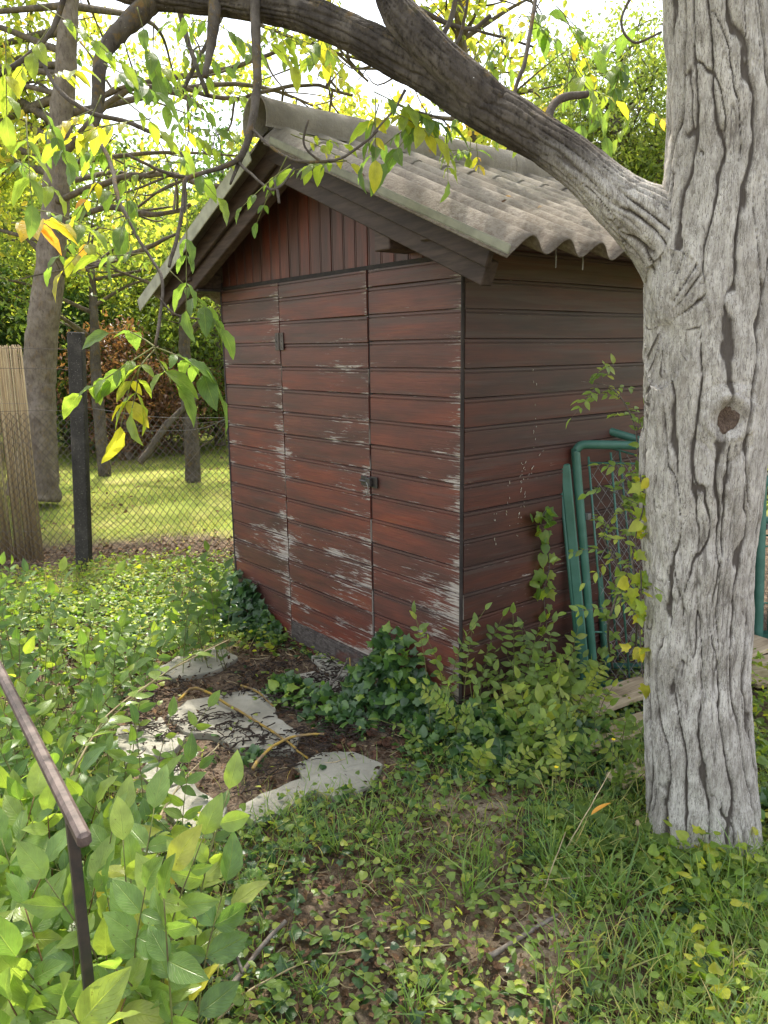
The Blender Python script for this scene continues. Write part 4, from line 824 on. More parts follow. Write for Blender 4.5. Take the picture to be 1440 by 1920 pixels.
# hazy green tree behind the roof, to the right
cl = blob(lambda x, y: 1000 < x < 1300 and 60 < y < 420 and ((x - 1150) / 170) ** 2 + ((y - 260) / 220) ** 2 < 1, 50, 11, 13.5, rs) + blob(lambda x, y: 960 < x < 1500 and 250 < y < 640, 50, 11, 13.5, rs)
tree('robinia_tree', gnd(1180, 790) * [1, 1, 0], [(*(gnd(1190, 800) * [1, 1, 0]), .2), (*at(1180, 560, 12), .16), (*at(1165, 350, 12), .12), (*at(1150, 150, 12), .07)], cl, 'bggreen', 'fine-leaved green tree beyond the roof, beside the big trunk', 'tree', 520, .085, .75, rseed=4, limb_r=.05, twigs=4, rr=(.3, 1.))
# wood edge in the neighbour garden: shrubs and trees, each its own
def shrub(x, y, d, h, w_, mat, label, n, size, name='shrub', cat='shrub', group=None, seed=0, T=T_far, rr=(0., 1.), dense=1.):
    rs = random.Random(seed + 100); b = at(x, y, d); b[2] = 0; root_cl = []
    for i in range(max(6, int(w_ * h * 9 * dense))):
        a = rs.uniform(0, 2 * pi); q = rs.random() ** .5; z = rs.uniform(.12, 1.) * h; tap = math.sin(min(1, z / h * .75 + .22) * pi) ** .5; root_cl.append(b + np.array([math.cos(a) * q * w_ / 2 * tap, math.sin(a) * q * w_ / 2 * tap, z]))
    return tree(name, b, [(*(b + [0, 0, -.05]), .05 + h * .012), (*(b + [.03, .02, h * .35]), .04 + h * .008), (*(b + [.0, .08, h * .8]), .02)], root_cl, mat, label, cat, n, size, .36 + .06 * h, group, rseed=seed, T=T, limb_r=.03, twigs=2, rr=rr)
shrub(235, 780, 12.0, 1.9, 1.6, 'bgred', 'rusty red-leaved shrub beyond the lawn, right of the concrete post', 150, .09, 'red_shrub', seed=1)
shrub(345, 775, 12.5, 1.5, 1.6, 'bgred', 'low dull-red bush at the far edge of the lawn beside the shed', 120, .08, 'red_shrub', seed=2, rr=(0, .6))
shrub(140, 770, 13.0, 2.6, 2.2, 'bgdark', 'dark green bush behind the slender tree trunk', 170, .09, seed=3)
shrub(290, 700, 14.5, 4.2, 3.0, 'bgyellow', 'sunlit yellow-green bush above the red shrubs', 150, .10, seed=4, rr=(0, .7))
shrub(130, 745, 13.2, 3.4, 2.4, 'bgyellow', 'sunny yellow-green bush between slender tree and concrete post', 150, .09, seed=8, rr=(0, .8))
shrub(405, 700, 13.5, 4.0, 2.4, 'bggreen', 'tall fresh green bush right beside the shed wall', 190, .10, seed=5)
shrub(20, 700, 14.0, 4.4, 3.2, 'bggreen', 'broad green bush behind the reed screen', 170, .10, seed=6)
shrub(-160, 720, 12.0, 4.0, 3.4, 'bgdark', 'dark leafy bush far left of the reed screen', 150, .11, seed=7)
for i, (x, h, mt) in enumerate(((60, 7.0, 'bggreen'), (250, 6.0, 'bggreen'), (420, 6.5, 'bgdark'), (-150, 7.5, 'bgdark'), (600, 6, 'bggreen'), (800, 5.5, 'bgdark'), (1000, 5.5, 'bggreen'), (1330, 6, 'bggreen'), (1600, 7, 'bgdark'), (1850, 6.5, 'bggreen'))):
    lb = ['tall wood-edge tree far beyond the slender tree', 'wood-edge tree far behind the red shrubs', 'dark wood-edge tree showing just left of the shed', 'dark wood-edge tree at the far left', 'wood-edge tree hidden mostly behind the shed gable', 'wood-edge tree behind the middle of the roof', 'wood-edge tree left of the fine-leaved tree', 'wood-edge tree behind the big trunk', 'dark wood-edge tree far right', 'green wood-edge tree farthest right'][i]
    b = at(x, 660, 19.0); b[2] = 0; rr_ = random.Random(50 + i); cl = [b + np.array([rr_.gauss(0, 1.3), rr_.gauss(0, 1.0), rr_.uniform(.6, h)]) for _ in range(46)]
    tree('woodland_tree', b, [(*b, .2), (*(b + [.1, 0, h * .5]), .13), (*(b + [.2, .1, h * .9]), .05)], cl, mt, lb, 'tree', 210, .17, .95, 'trees of the far wood edge', rseed=20 + i, limb_r=.05, twigs=1)
# two dark stems at the lawn's far edge
for i, (L, lb) in enumerate((([(192, 842, 10.5, 12), (186, 780, 10.5, 11), (180, 700, 10.6, 10), (176, 600, 10.6, 8), (172, 500, 10.6, 6)], 'dark thin tree trunk at the lawn edge behind the concrete post'), ([(360, 850, 9.9, 15), (357, 800, 9.9, 14), (350, 720, 10, 13), (345, 620, 10, 10), (350, 500, 10, 8)], 'dark tree trunk at the lawn edge left of the shed'))):
    tp = pxt(L); b = np.array(tp[0][:3]) * [1, 1, 0]; tp[0] = (b[0], b[1], -.03, tp[0][3]); cl = [np.array(tp[-1][:3]) + rng.normal(0, .7, 3) * [1, 1, .6] for _ in range(10)]
    tree('garden_tree', b, tp, cl, 'bggreen', lb, 'tree', 130, .09, .5, 'dark trunks at the lawn edge', rseed=40 + i, twigs=2, bark='branchbark')
lg = thing('leaning_trunk', at(275, 862, 9.8) * [1, 1, 0], 'dark dead trunk leaning to the right over the lawn edge', 'dead tree'); P, R = chain([(262, 868, 9.8, 7), (285, 838, 9.8, 7), (310, 800, 9.8, 7), (345, 765, 9.8, 5), (375, 740, 9.8, 4)]); mb = MB(); Q = spl(P, 6); mb.tube(Q, np.interp(np.linspace(0, 1, len(Q)), np.linspace(0, 1, len(R)), R), 9, rnd=.4, jit=.08); mb.build('trunk', Mx['branchbark'], lg, True)

# ------------------------------------------------------------------ fence
fence = thing('wire_fence', FB, 'chain-link fence with a square concrete post between shed and reed screen', 'fence')
fu = np.array([_fd[0], _fd[1], 0])
pt = at(142, 622, proj(FB)[2] - .30); H_post = FB[2] + 1.52
topx = np.array([FB[0], FB[1], 0]) ; 
def z_on(P, py):
    lo, hi = 0, 4
    for _ in range(30):
        m_ = (lo + hi) / 2
        if proj(P * [1, 1, 0] + [0, 0, m_])[1] > py: lo = m_
        else: hi = m_
    return lo
PB = FB * [1, 1, 0]; ph = z_on(PB, 622); lean = at(142, 622, proj(PB + [0, 0, ph])[2]) - (PB + [0, 0, ph])
mb = MB(); yaw_ = math.atan2(_fd[1], _fd[0]); ax_z = nz(np.array([lean[0], lean[1], ph])); ax_x = nz(fu - ax_z * (fu @ ax_z)); Rm = np.stack([ax_x, np.cross(ax_z, ax_x), ax_z], 1)
mb.box(PB + ax_z * ph / 2 + np.array([0, 0, -.03]), (.105, .10, ph + .06), Rm, bev=.008); mb.build('concrete_post', Mx['conc'], fence)
def fence_pt(u, v): # u along from post (m), v height
    return PB + fu * u + np.array([0, 0, v]) + np.array([_fn[0], _fn[1], 0]) * (.05 + .02 * math.sin(u * 3 + v * 2))
LW = np.linalg.norm((FC - FB)[:2])
def mesh_panel(u0, u1, top0, top1, sag, name, mat, cell=.052, slack=0.0, thin=.0019):
    mb = MB(); nu = int((u1 - u0) / cell)
    topf = lambda u: top0 + (top1 - top0) * (u - u0) / (u1 - u0) - sag * 4 * ((u - u0) / (u1 - u0)) * (1 - (u - u0) / (u1 - u0))
    for fam in (1, -1):
        for i in range(-40, nu + 40):
            pts = []; v = 0.0; u = u0 + i * cell
            while v < 1.6:
                uu = u + fam * v * .86; 
                if u0 <= uu <= u1 and v <= topf(uu):
                    w_ = .012 * math.sin(uu * 7 + v * 4) + slack * .03 * math.sin(uu * 4.2 + v * 9)
                    pts.append(fence_pt(uu, max(.01, v) + w_) + np.array([_fn[0], _fn[1], 0]) * (.004 * fam + slack * .05 * math.sin(v * 8 + uu * 3)))
                elif pts: break
                v += cell * .58
            if len(pts) > 1: mb.tube(pts, thin, 4, rnd=random.random(), cap=False)
    mb.build(name, mat, fence)
zt_l = z_on(FB * [1, 1, 0] - fu * .6, 772); zt_r0 = z_on(PB, 700); zt_r1 = z_on(FC * [1, 1, 0], 790)
mesh_panel(-2.2, .0, zt_l, zt_l, .0, 'wire_mesh', Mx['wire']); mesh_panel(.0, LW + .9, z_on(PB, 775), zt_r1, .03, 'wire_mesh', Mx['wire'], slack=.5, thin=.0019)
for (pp, mm) in (([fence_pt(-2.2, zt_l), fence_pt(-1, zt_l - .01), fence_pt(0, z_on(PB, 772)), fence_pt(.5, z_on(PB + fu * .5, 800)), fence_pt(LW, zt_r1)], 'wire'), ([fence_pt(-2.2, z_on(PB - fu, 640)), fence_pt(0, z_on(PB, 655)), fence_pt(.1, z_on(PB, 660))], 'wire'),
                 ([fence_pt(-1.2, z_on(PB - fu, 690)), fence_pt(-.3, z_on(PB, 690)), fence_pt(0, z_on(PB, 694)), fence_pt(.25, z_on(PB + fu * .25, 712))], 'wire'), ([fence_pt(.0, z_on(PB, 760)), fence_pt(.6, z_on(PB + fu * .6, 782)), fence_pt(LW, z_on(FC * [1, 1, 0], 784))], 'galv'), ([fence_pt(.3, z_on(PB, 812)), fence_pt(.9, z_on(PB + fu * .9, 806)), fence_pt(LW, z_on(FC * [1, 1, 0], 786))], 'galv')):
    mb = MB(); mb.tube(spl(pp, 8), .0018, 5, rnd=.4); mb.build('tension_wire', Mx[mm], fence)
# reed screens
def reeds(xa, xb, ytop, label, seed):
    rs = random.Random(seed); A = gnd(xa, 1058); B = gnd(xb, 1060); off = np.array([_fn[0], _fn[1], 0]) * .09; A = A * [1, 1, 0] + off; B = B * [1, 1, 0] + off; L = np.linalg.norm(B - A); n = int(L / .0055); root = thing('reed_screen', (A + B) / 2, label, 'screen', 'reed screens on the fence'); mb = MB(); zt = z_on((A + B) / 2, ytop)
    for i in range(n):
        t = i / n; p = A + (B - A) * t + np.array([_fn[0], _fn[1], 0]) * rs.uniform(-.006, .006); z0 = rs.uniform(0, .03); tp = zt + rs.uniform(-.015, .008); sl_ = .018
        mb.tube([p + [0, 0, z0], p + fu * rs.uniform(-.006, .006) + [0, 0, tp * .5], p + fu * rs.uniform(-.006, .006) + [0, 0, tp]], rs.uniform(.0026, .0042), 5, rnd=rs.random())
    mb.build('canes', Mx['reed'], root, True)
    for zz in (.25, .6, .95, 1.25):
        w_ = MB(); s_ = 0; w_.tube([A + [0, 0, zz] + s_ - np.array([_fn[0], _fn[1], 0]) * .012, B + [0, 0, zz] + s_ - np.array([_fn[0], _fn[1], 0]) * .012], .0011, 4); w_.build('binding_wire', Mx['galv'], root)
reeds(22, 76, 648, 'narrow reed screen strip right beside the slender tree trunk', 1); reeds(-200, 19, 650, 'wider reed screen running out of the left edge', 2)

# ------------------------------------------------------------------ gates
def gate(name, TL, TR, BR, BL, label, tube_r=.020, inner=.035, mesh=True, mat='green', group='green gate frames leaning by the shed'):
    TL, TR, BR, BL = map(np.asarray, (TL, TR, BR, BL)); root = thing(name, (BL + BR) / 2, label, 'gate', group)
    def corner(a, b, c, r_=.07): return [b + nz(a - b) * r_, b + nz(a - b) * r_ * .35 + nz(c - b) * r_ * .0 + (nz(a - b) + nz(c - b)) * r_ * .06, b + (nz(a - b) + nz(c - b)) * r_ * .20, b + nz(c - b) * r_ * .35 + (nz(a - b) + nz(c - b)) * r_ * .06, b + nz(c - b) * r_]
    path = [BL] + [BL + (TL - BL) * t for t in (.3, .6)] + corner(BL, TL, TR) + [TL + (TR - TL) * t for t in (.35, .65)] + corner(TL, TR, BR) + [TR + (BR - TR) * t for t in (.5,)] + [BR]
    mb = MB(); mb.tube(spl(path, 4), tube_r, 14, rnd=.5); mb.tube([BL + (TL - BL) * .03, BR + (TR - BR) * .03], tube_r * .9, 12, rnd=.5); mb.build('frame', Mx[mat], root, True)
    f = lambda s, t: (BL + (BR - BL) * s) * (1 - t) + (TL + (TR - TL) * s) * t
    wL = np.linalg.norm(TR - TL); hL = np.linalg.norm(TL - BL); a = inner / wL; b = inner / hL
    rd = MB()
    for (p, q) in ((f(a * 1.6, b * 2), f(a * 1.6, 1 - b * 1.6)), (f(a * 1.6, 1 - b * 2.4), f(1 - a * 1.6, 1 - b * 2.4)), (f(1 - a * 1.6, b * 2), f(1 - a * 1.6, 1 - b * 1.6)), (f(a * 4.5, b * 2), f(a * 4.5, 1 - b))): rd.tube([p, q], .005, 8, rnd=.5)
    for t in (.25, .6): rd.tube([f(0, t), f(a * 1.6, t)], .005, 6)
    rd.build('inner_rod', Mx[mat], root, True)
    hg = MB(); hg.box(f(a * .9, .72), (.022, .022, .03), bev=.002); hg.build('hinge_lug', Mx['galv'], root)
    if mesh:
        ms = MB(); nn = int((wL + hL) / .048); nrm = nz(np.cross(TR - TL, TL - BL))
        for fam in (0, 1):
            for i in range(-nn, nn * 2):
                pts = []
                for j in range(0, 90):
                    t = b * 2 + j * .012 / hL * 2.; s_ = i * .048 / wL + (1 if fam else -1) * (t * hL) * .62 / wL
                    if a * 1.6 <= s_ <= 1 - a * 1.6 and t <= 1 - b * 2.4: pts.append(f(s_, t) + nrm * (.0025 * (1 if fam else -1) + .006 * math.sin(s_ * 9 + t * 5)))
                    elif pts: break
                if len(pts) > 2: ms.tube(pts, .0013, 4, rnd=.5, cap=False)
        ms.build('wire_mesh', Mx['galv'], root)
    return root
dR = nz(np.array([.60, .80, 0]))
BL = gnd(1116, 1296, 0.0); TLd = proj(BL)[2] - .20; TL = at(1078, 833, TLd); TR = at(1360, 838, TLd - .02); BR = gnd(1400, 1296, 0)
gate('garden_gate', TL, TR, BR, BL, 'green tube gate frame leaning in front, its top bar level, left of the trunk')
BL2 = gnd(1138, 1262, 0.0); d_ = proj(BL2)[2] - .19; gate('garden_gate', at(1098, 795, d_), at(1340, 868, d_ - .1), gnd(1390, 1262, 0), BL2, 'rear green gate frame with a sloping top bar, standing between shed wall and front frame', .019)
pst = thing('gate_post', gnd(1096, 1290), 'flat green metal post leaning beside the front gate frame', 'post'); a = gnd(1100, 1300, 0); b = at(1059, 870, proj(a)[2] - .17); mb = MB(); zz = nz(b - a); xx = nz(np.cross(zz, CAM - a)); Rm = np.stack([xx, np.cross(zz, xx), zz], 1)
mb.box((a + b) / 2, (.046, .022, np.linalg.norm(b - a)), Rm, bev=.006); mb.build('post', Mx['green'], pst); mb = MB(); mb.tube([a + xx * -.026, b + xx * -.026], .009, 10); mb.build('hinge_rod', Mx['green'], pst, True)
BL3 = gnd(1420, 1205); d3 = proj(BL3)[2]; gate('garden_gate', at(1428, 900, d3 - .12), at(1800, 900, d3 - .1), gnd(1800, 1215), BL3, 'green gate frame just showing to the right of the big trunk', .028)

BL4 = gnd(1404, 1195); d4 = proj(BL4)[2]; gate('garden_gate', at(1412, 975, d4 - .1), at(1780, 985, d4 - .1), gnd(1780, 1195), BL4, 'lower green gate frame stacked behind the one right of the big trunk', .022)
shrub(1520, 930, 6.2, 1.5, 1.6, 'bggreen', 'sunny green bush behind the gate frames right of the big trunk', 170, .06, 'shrub', seed=11, rr=(.3, 1.))
# planks
def plank(p0, p1, width, thick, label, seed, sidev=None, tilt=0.0):
    p0, p1 = np.array(p0, float), np.array(p1, float); d = nz(p1 - p0); s_ = nz(np.cross(d, [0, 0, 1])) ; n = np.cross(s_, d); L = np.linalg.norm(p1 - p0); R = np.stack([d, s_, n], 1)
    if np.linalg.det(R) < 0: R[:, 1] *= -1
    mb = MB(); mb.box((p0 + p1) / 2 + np.array([0, 0, thick / 2]), (L, width, thick), R, rnd=seed * .17, bev=.002)
    mb.U = [np.stack([(mb.V[0] - p0) @ d, (mb.V[0] - p0) @ s_], 1)]
    return tag(mb.build('plank', Mx['plank'], None), label, 'board', 'sawn boards lying by the trunk')
a = gnd(1085, 1335, .05); b = gnd(1440, 1205, .05); plank(a, b, .16, .022, 'longest pale sawn board running behind the trunk toward the green gate frames', 1)
plank(gnd(1080, 1400, .03), gnd(1300, 1330, .03), .14, .02, 'nearer pale sawn board half covered by weeds left of the trunk', 2)
plank(gnd(1150, 1470, .015), gnd(1290, 1400, .015), .10, .018, 'short pale board end in the weeds at the foot of the trunk', 3)
plank(gnd(1380, 1268, .02), gnd(1640, 1235, .02), .30, .022, 'wide pale board lying to the right of the trunk', 4)

# neighbour's outbuilding, far right
nb = thing('outbuilding', at(1560, 700, 9.5) * [1, 1, 0], 'pale outbuilding with a reddish tiled roof just showing right of the trunk', 'building'); c0 = at(1560, 700, 9.5) * [1, 1, 0]
mb = MB(); mb.box(c0 + [0, 0, 1.1], (2.6, 2.6, 2.2)); k = NT('render_wall'); n_ = k.noise(k.obj(), 6, 5); k.pbr(k.mix(k.mr(n_, .3, .7), (.5, .46, .4), (.6, .57, .52)), .9); mb.build('wall', k.mat, nb)
mb = MB(); k = NT('roof_tile'); n_ = k.noise(k.obj(), 9, 5); k.pbr(k.mix(k.mr(n_, .3, .7), (.28, .12, .09), (.36, .22, .18)), .85)
for i in range(14):
    z0 = 2.2 + i * .085; o_ = 1.55 - i * .11
    mb.box(c0 + [0, 0, z0], (o_ * 2, 3.1, .09), bev=.01)
mb.build('roof', k.mat, nb)

rdm.scatter(T_far2, DEBRIS[0] + [0, 0, .004], rng.normal(0, 1, (DEBRIS[1], 3)) * [1, 1, .3], rng.normal(0, .5, (DEBRIS[1], 3)) + [.4, 0, 1], rng.uniform(.008, .03, DEBRIS[1]), rng.random(DEBRIS[1]) * .8)
tag(rdm.build('roof_litter', Mx['litter'], None), 'crumbs of dead leaf caught in the valleys of the corrugated roof', 'leaf litter', None, 'stuff')
# ------------------------------------------------------------------ paving slabs and what lies on them
def slab(pts, label, th=.03, seed=0, lift=.012):
    P = np.array([gnd(*p, .03)[:2] for p in pts]); P = P.mean(0) + (P - P.mean(0)) * (1.0 if label.startswith('largest') else 1.10); rs = np.random.default_rng(seed); c = P.mean(0); Q = []
    for i in range(len(P)):
        a, b = P[i], P[(i + 1) % len(P)]; m_ = max(2, int(np.linalg.norm(b - a) / .03))
        for j in range(m_): Q.append(a + (b - a) * j / m_ + rs.normal(0, .0035, 2))
    Q = np.array(Q); n = len(Q); tilt = rs.normal(0, .012, 2); zt = .022 + lift + (Q - c) @ tilt; R = []
    rings = [(1, -th), (1.0, -.006), (.985, 0.0), (.6, .001), (.25, .0)]
    V = []
    for s_, dz in rings:
        q = c + (Q - c) * s_; V.append(np.column_stack([q, zt * 0 + .022 + lift + (q - c) @ tilt + dz + rs.normal(0, .0008, n)]))
    V = np.vstack(V + [np.array([[c[0], c[1], .022 + lift]])]); F = []
    for r_ in range(len(rings) - 1): F += [(r_ * n + i, r_ * n + (i + 1) % n, (r_ + 1) * n + (i + 1) % n, (r_ + 1) * n + i) for i in range(n)]
    F += [((len(rings) - 1) * n + i, (len(rings) - 1) * n + (i + 1) % n, len(V) - 1) for i in range(n)]
    if np.cross(np.append(Q[1] - Q[0], 0), np.append(c - Q[0], 0))[2] < 0: F = [f[::-1] for f in F]
    mb = MB(); mb.add(V, F); SLABS.append(P); return tag(mb.build('paving_slab', Mx['stone'], None, False), label, 'paving slab', 'irregular stone slabs before the shed')
SLABS = []
for i, (pts, lb) in enumerate((([(312, 1338), (350, 1312), (420, 1300), (480, 1288), (506, 1310), (522, 1348), (562, 1372), (552, 1410), (490, 1405), (440, 1402), (398, 1375), (345, 1372)], 'largest grey slab in the middle with a lichen-covered stick across it'),
    ([(225, 1362), (300, 1345), (318, 1372), (345, 1378), (322, 1402), (240, 1425), (222, 1400)], 'grey slab left of the largest one, edged by shrub leaves'),
    ([(280, 1425), (330, 1430), (345, 1462), (300, 1470), (262, 1450)], 'small grey slab in the litter below the left slab'),
    ([(300, 1485), (352, 1470), (420, 1512), (408, 1545), (350, 1552), (318, 1520)], 'grey slab nearest the camera at the lower left of the paving'),
    ([(440, 1522), (492, 1490), (560, 1462), (582, 1480), (545, 1510), (490, 1535), (450, 1540)], 'long narrow slab at the lower edge of the paving'),
    ([(562, 1432), (605, 1412), (660, 1410), (712, 1432), (690, 1470), (635, 1488), (575, 1472)], 'dirty slab at the right end of the paving'),
    ([(300, 1252), (345, 1225), (410, 1212), (440, 1232), (400, 1255), (330, 1268)], 'slab farthest back beneath the arching stem'),
    ([(545, 1268), (590, 1258), (640, 1278), (648, 1302), (600, 1300)], 'small slab by the foot of the shed door'),
    ([(590, 1232), (640, 1222), (668, 1245), (648, 1268), (605, 1258)], 'light stone touching the worn foot of the shed door'))):
    slab(pts, lb, seed=i, lift=[.008, .004, .003, .006, .008, .004, .004, .006, .014][i])

# sticks and stalks
def stick(L, rad, mat, label, group='fallen sticks', name='stick', z=.012, side=None, n=7):
    P = []
    for q in L:
        zz = q[2] if len(q) > 2 else z; p = gnd(q[0], q[1], zz + .01); p = gnd(q[0], q[1], zz + gh(p)); P.append(p)
    P = spl(P, 6); P = P + .004 * np.stack([fbm(P * 20, 2, 90 + j) for j in range(3)], 1); mb = MB(); mb.tube(P, np.linspace(rad, rad * .6, len(P)) * (1 + .15 * fbm(P * 60, 2, 4)), n, jit=.06)
    for s_ in (side or []):
        Q = spl([gnd(x, y, zz) for x, y, zz in s_], 5); mb.tube(Q, np.linspace(rad * .7, rad * .4, len(Q)), n, jit=.05)
    return tag(mb.build(name, Mx[mat], None, True), label, name, group)
stick([(372, 1925, .02), (455, 1822, .05), (500, 1765, .08), (537, 1725, .12)], .008, 'stick', 'forked grey stick at the bottom edge pointing up to the right', side=[[(455, 1825, .05), (448, 1805, .07), (440, 1785, .10)]])
stick([(915, 1795), (970, 1762), (1045, 1715)], .009, 'stick', 'thick grey stick beside the bare mound of earth')
stick([(335, 1312, .05), (368, 1290, .06), (430, 1322, .05), (520, 1378, .05), (577, 1422, .04)], .0075, 'lichenstick', 'orange lichened stick lying across the largest slab', 'lichened sticks on the paving')
stick([(475, 1442, .05), (500, 1408, .055), (545, 1383, .055), (607, 1375, .05)], .0075, 'lichenstick', 'orange lichened stick crossing at the right rim of the largest slab', 'lichened sticks on the paving')
stick([(452, 1285, .045), (482, 1296, .05), (512, 1325, .05)], .006, 'lichenstick', 'short lichened stick on the back edge of the largest slab', 'lichened sticks on the paving')
stick([(585, 1310, .03), (628, 1275, .06), (655, 1232, .14)], .005, 'stick', 'thin crooked stick propped before the shed door')
stick([(655, 1232, .14), (660, 1270, .07), (668, 1308, .03)], .004, 'lichenstick', 'thin ochre twig standing beside the door ivy', 'lichened sticks on the paving')
stick([(390, 1925, .02), (480, 1850, .04), (578, 1801, .06)], .0035, 'straw', 'pale dry stalk rising from the bottom edge', 'dry stalks on the ground')
stick([(600, 1790, .02), (720, 1778, .02), (860, 1770, .02)], .003, 'straw', 'long straight pale stalk lying across the lower middle', 'dry stalks on the ground')
stick([(150, 1730, .10), (200, 1775, .12), (222, 1812, .10)], .007, 'stick', 'dark branched stick among the broad leaves', side=[[(222, 1812, .1), (232, 1760, .16), (250, 1720, .22)]])
stick([(235, 1655, .25), (300, 1530, .28), (345, 1462, .30), (412, 1396, .30)], .0035, 'straw', 'thin buff stem slanting up before the slabs', 'dry stalks on the ground')
stick([(130, 1465, .35), (170, 1390, .42), (215, 1330, .45), (330, 1250, .45), (432, 1198, .42)], .004, 'straw', 'long pale arching stem from the shrub toward the shed', 'dry stalks on the ground')
stick([(710, 1790), (735, 1830), (768, 1858)], .004, 'stick', 'small dark twig in the ivy at the lower middle')
stick([(722, 1835), (690, 1800), (640, 1812)], .004, 'catkin', 'short black twig beside the pale stalk')
stick([(1110, 1340, .03), (1180, 1445, .03), (1215, 1480, .02)], .006, 'stick', 'grey twig lying under the weeds left of the trunk')
stick([(1260, 1570, .02), (1310, 1566, .03), (1400, 1575, .02)], .005, 'stick', 'thin bare root running along the foot of the trunk')
for i, (a, b) in enumerate((((1052, 1608, .01), (1145, 1445, .30)), ((1130, 1640, .02), (1010, 1652, .05)), ((1010, 1700, .02), (1060, 1560, .22)))):
    stick([a, ((a[0] + b[0]) / 2, (a[1] + b[1]) / 2, (a[2] + b[2]) / 2 + .02), b], .002, 'straw', ['pale dry grass stem leaning up beside the dandelion', 'pale dry stem lying left of the dandelion', 'upright pale stem before the weeds'][i], 'dry stalks on the ground')

# walnut shells
sh = MB(); th_ = np.linspace(0, pi * .55, 7); V = []; 
for lay in (1., .86):
    for t in th_:
        for a in np.arange(12) * 2 * pi / 12: V.append((lay * math.sin(t) * math.cos(a) * (1 + .08 * math.sin(a * 3)), lay * math.sin(t) * math.sin(a) * 1.12, 1 - lay * math.cos(t)))
F = [((l * 7 + i) * 12 + j, (l * 7 + i) * 12 + (j + 1) % 12, (l * 7 + i + 1) * 12 + (j + 1) % 12, (l * 7 + i + 1) * 12 + j)[::(1 if l else -1)] for l in (0, 1) for i in range(6) for j in range(12)] + [(6 * 12 + j, 6 * 12 + (j + 1) % 12, 13 * 12 + (j + 1) % 12, 13 * 12 + j) for j in range(12)]
sh.add(np.array(V) * .016, F, rnd=.5); Mx['shell'] = mat_simple('walnut_shell', (.16, .075, .045), (.07, .04, .03), 80, bump=.8)
proto = sh.build('walnut_shell', Mx['shell'], None, True)
spots = [(604, 1602), (676, 1541), (676, 1582), (628, 1672), (345, 1272), (700, 1380), (668, 1388), (640, 1395), (735, 1380), (560, 1290), (780, 1790), (800, 1750), (930, 1750), (610, 1390), (590, 1350), (720, 1402), (655, 1365), (690, 1362), (870, 1720), (540, 1610), (470, 1620), (500, 1580), (310, 1600), (765, 1835), (850, 1800), (520, 1700), (750, 1420), (620, 1410), (930, 1745), (1330, 1600)]
rs = random.Random(2)
for i in range(45): spots.append((rs.uniform(560, 760), rs.uniform(1335, 1420)))
for i, (x, y) in enumerate(spots):
    o = proto if i == 0 else proto.copy()
    if i: col.objects.link(o)
    p = G(x, y); o.location = (p[0], p[1], p[2] + .012); o.rotation_euler = (rs.uniform(-.9, .9) + (pi if rs.random() < .45 else 0), rs.uniform(-.9, .9), rs.uniform(0, 6)); s_ = rs.uniform(.75, 1.25); o.scale = (s_,) * 3
    tag(o, 'broken brown walnut half shell lying in the leaf litter before the shed', 'walnut shell', 'walnut shells in the litter')

# ------------------------------------------------------------------ handrail
rl = thing('handrail', gnd(140, 1830), 'short rusty handrail bar on a black post among the broad leaves', 'handrail')
zr = .86; E1 = gnd(160, 1578, zr); E0 = gnd(-70, 1120, zr); d = nz(E1 - E0); s_ = nz(np.cross(d, [0, 0, 1])); Rm = np.stack([d, s_, np.cross(s_, d)], 1)
if np.linalg.det(Rm) < 0: Rm[:, 1] *= -1
mb = MB(); mb.box((E0 + E1) / 2, (np.linalg.norm(E1 - E0), .022, .026), Rm, bev=.006); mb.build('top_bar', Mx['iron'], rl)
pp = E0 + d * (np.linalg.norm(E1 - E0) - .10); mb = MB(); q0 = pp - [0, 0, .014]; mb.box((q0 + pp * [1, 1, 0]) / 2, (.018, .018, q0[2]), Rm, bev=.002); mb.build('post', Mx['blackiron'], rl)
print('RAIL', proj(E0), proj(E1), proj(pp), proj(pp * [1, 1, 0]))

# ------------------------------------------------------------------ plants
def stems_plant(name, base, n, hmin, hmax, spread, T, lsize, matl, label, cat='plant', group=None, stem='greentwig', nl=7, seed=0, lean=(0, 0), alt=False, rnd=(0, 1), rad=.0022, ang=1.0, droop=.35, area=.03):
    rs = random.Random(seed); b = np.array(base, float); root = thing(name, b, label, cat, group); lf = MB(); st = MB()
    for i in range(n):
        a = rs.uniform(0, 2 * pi); h = rs.uniform(hmin, hmax); sp = spread * rs.uniform(.2, 1); p0 = b + np.array([rs.gauss(0, area), rs.gauss(0, area), -.01]); tip = p0 + np.array([math.cos(a) * sp + lean[0] * h, math.sin(a) * sp + lean[1] * h, h])
        mid = (p0 + tip) / 2 + np.array([-math.cos(a) * sp * .12, -math.sin(a) * sp * .12, h * .12]); ax = nz(tip - p0)
        k_ = max(3, int(nl * h / hmax + .5))
        upv = nz(np.array([0, 0, 1.]) * .9 + np.array([rs.gauss(0, .3), rs.gauss(0, .3), 0]))
        leaf_row(lf, st, [p0, mid, tip], rad, T, k_, lsize * rs.uniform(.8, 1.1), ang, rnd, flat=.15, start=.22, alt=alt, up=(upv if ax[2] < .75 else nz(CR * rs.gauss(0, .5) - _f * .8 + np.array([0, 0, .7]))), hang=droop * .5)
    lf.build('leaves', Mx[matl], root, True); st.build('stems', Mx[stem], root, True); return root
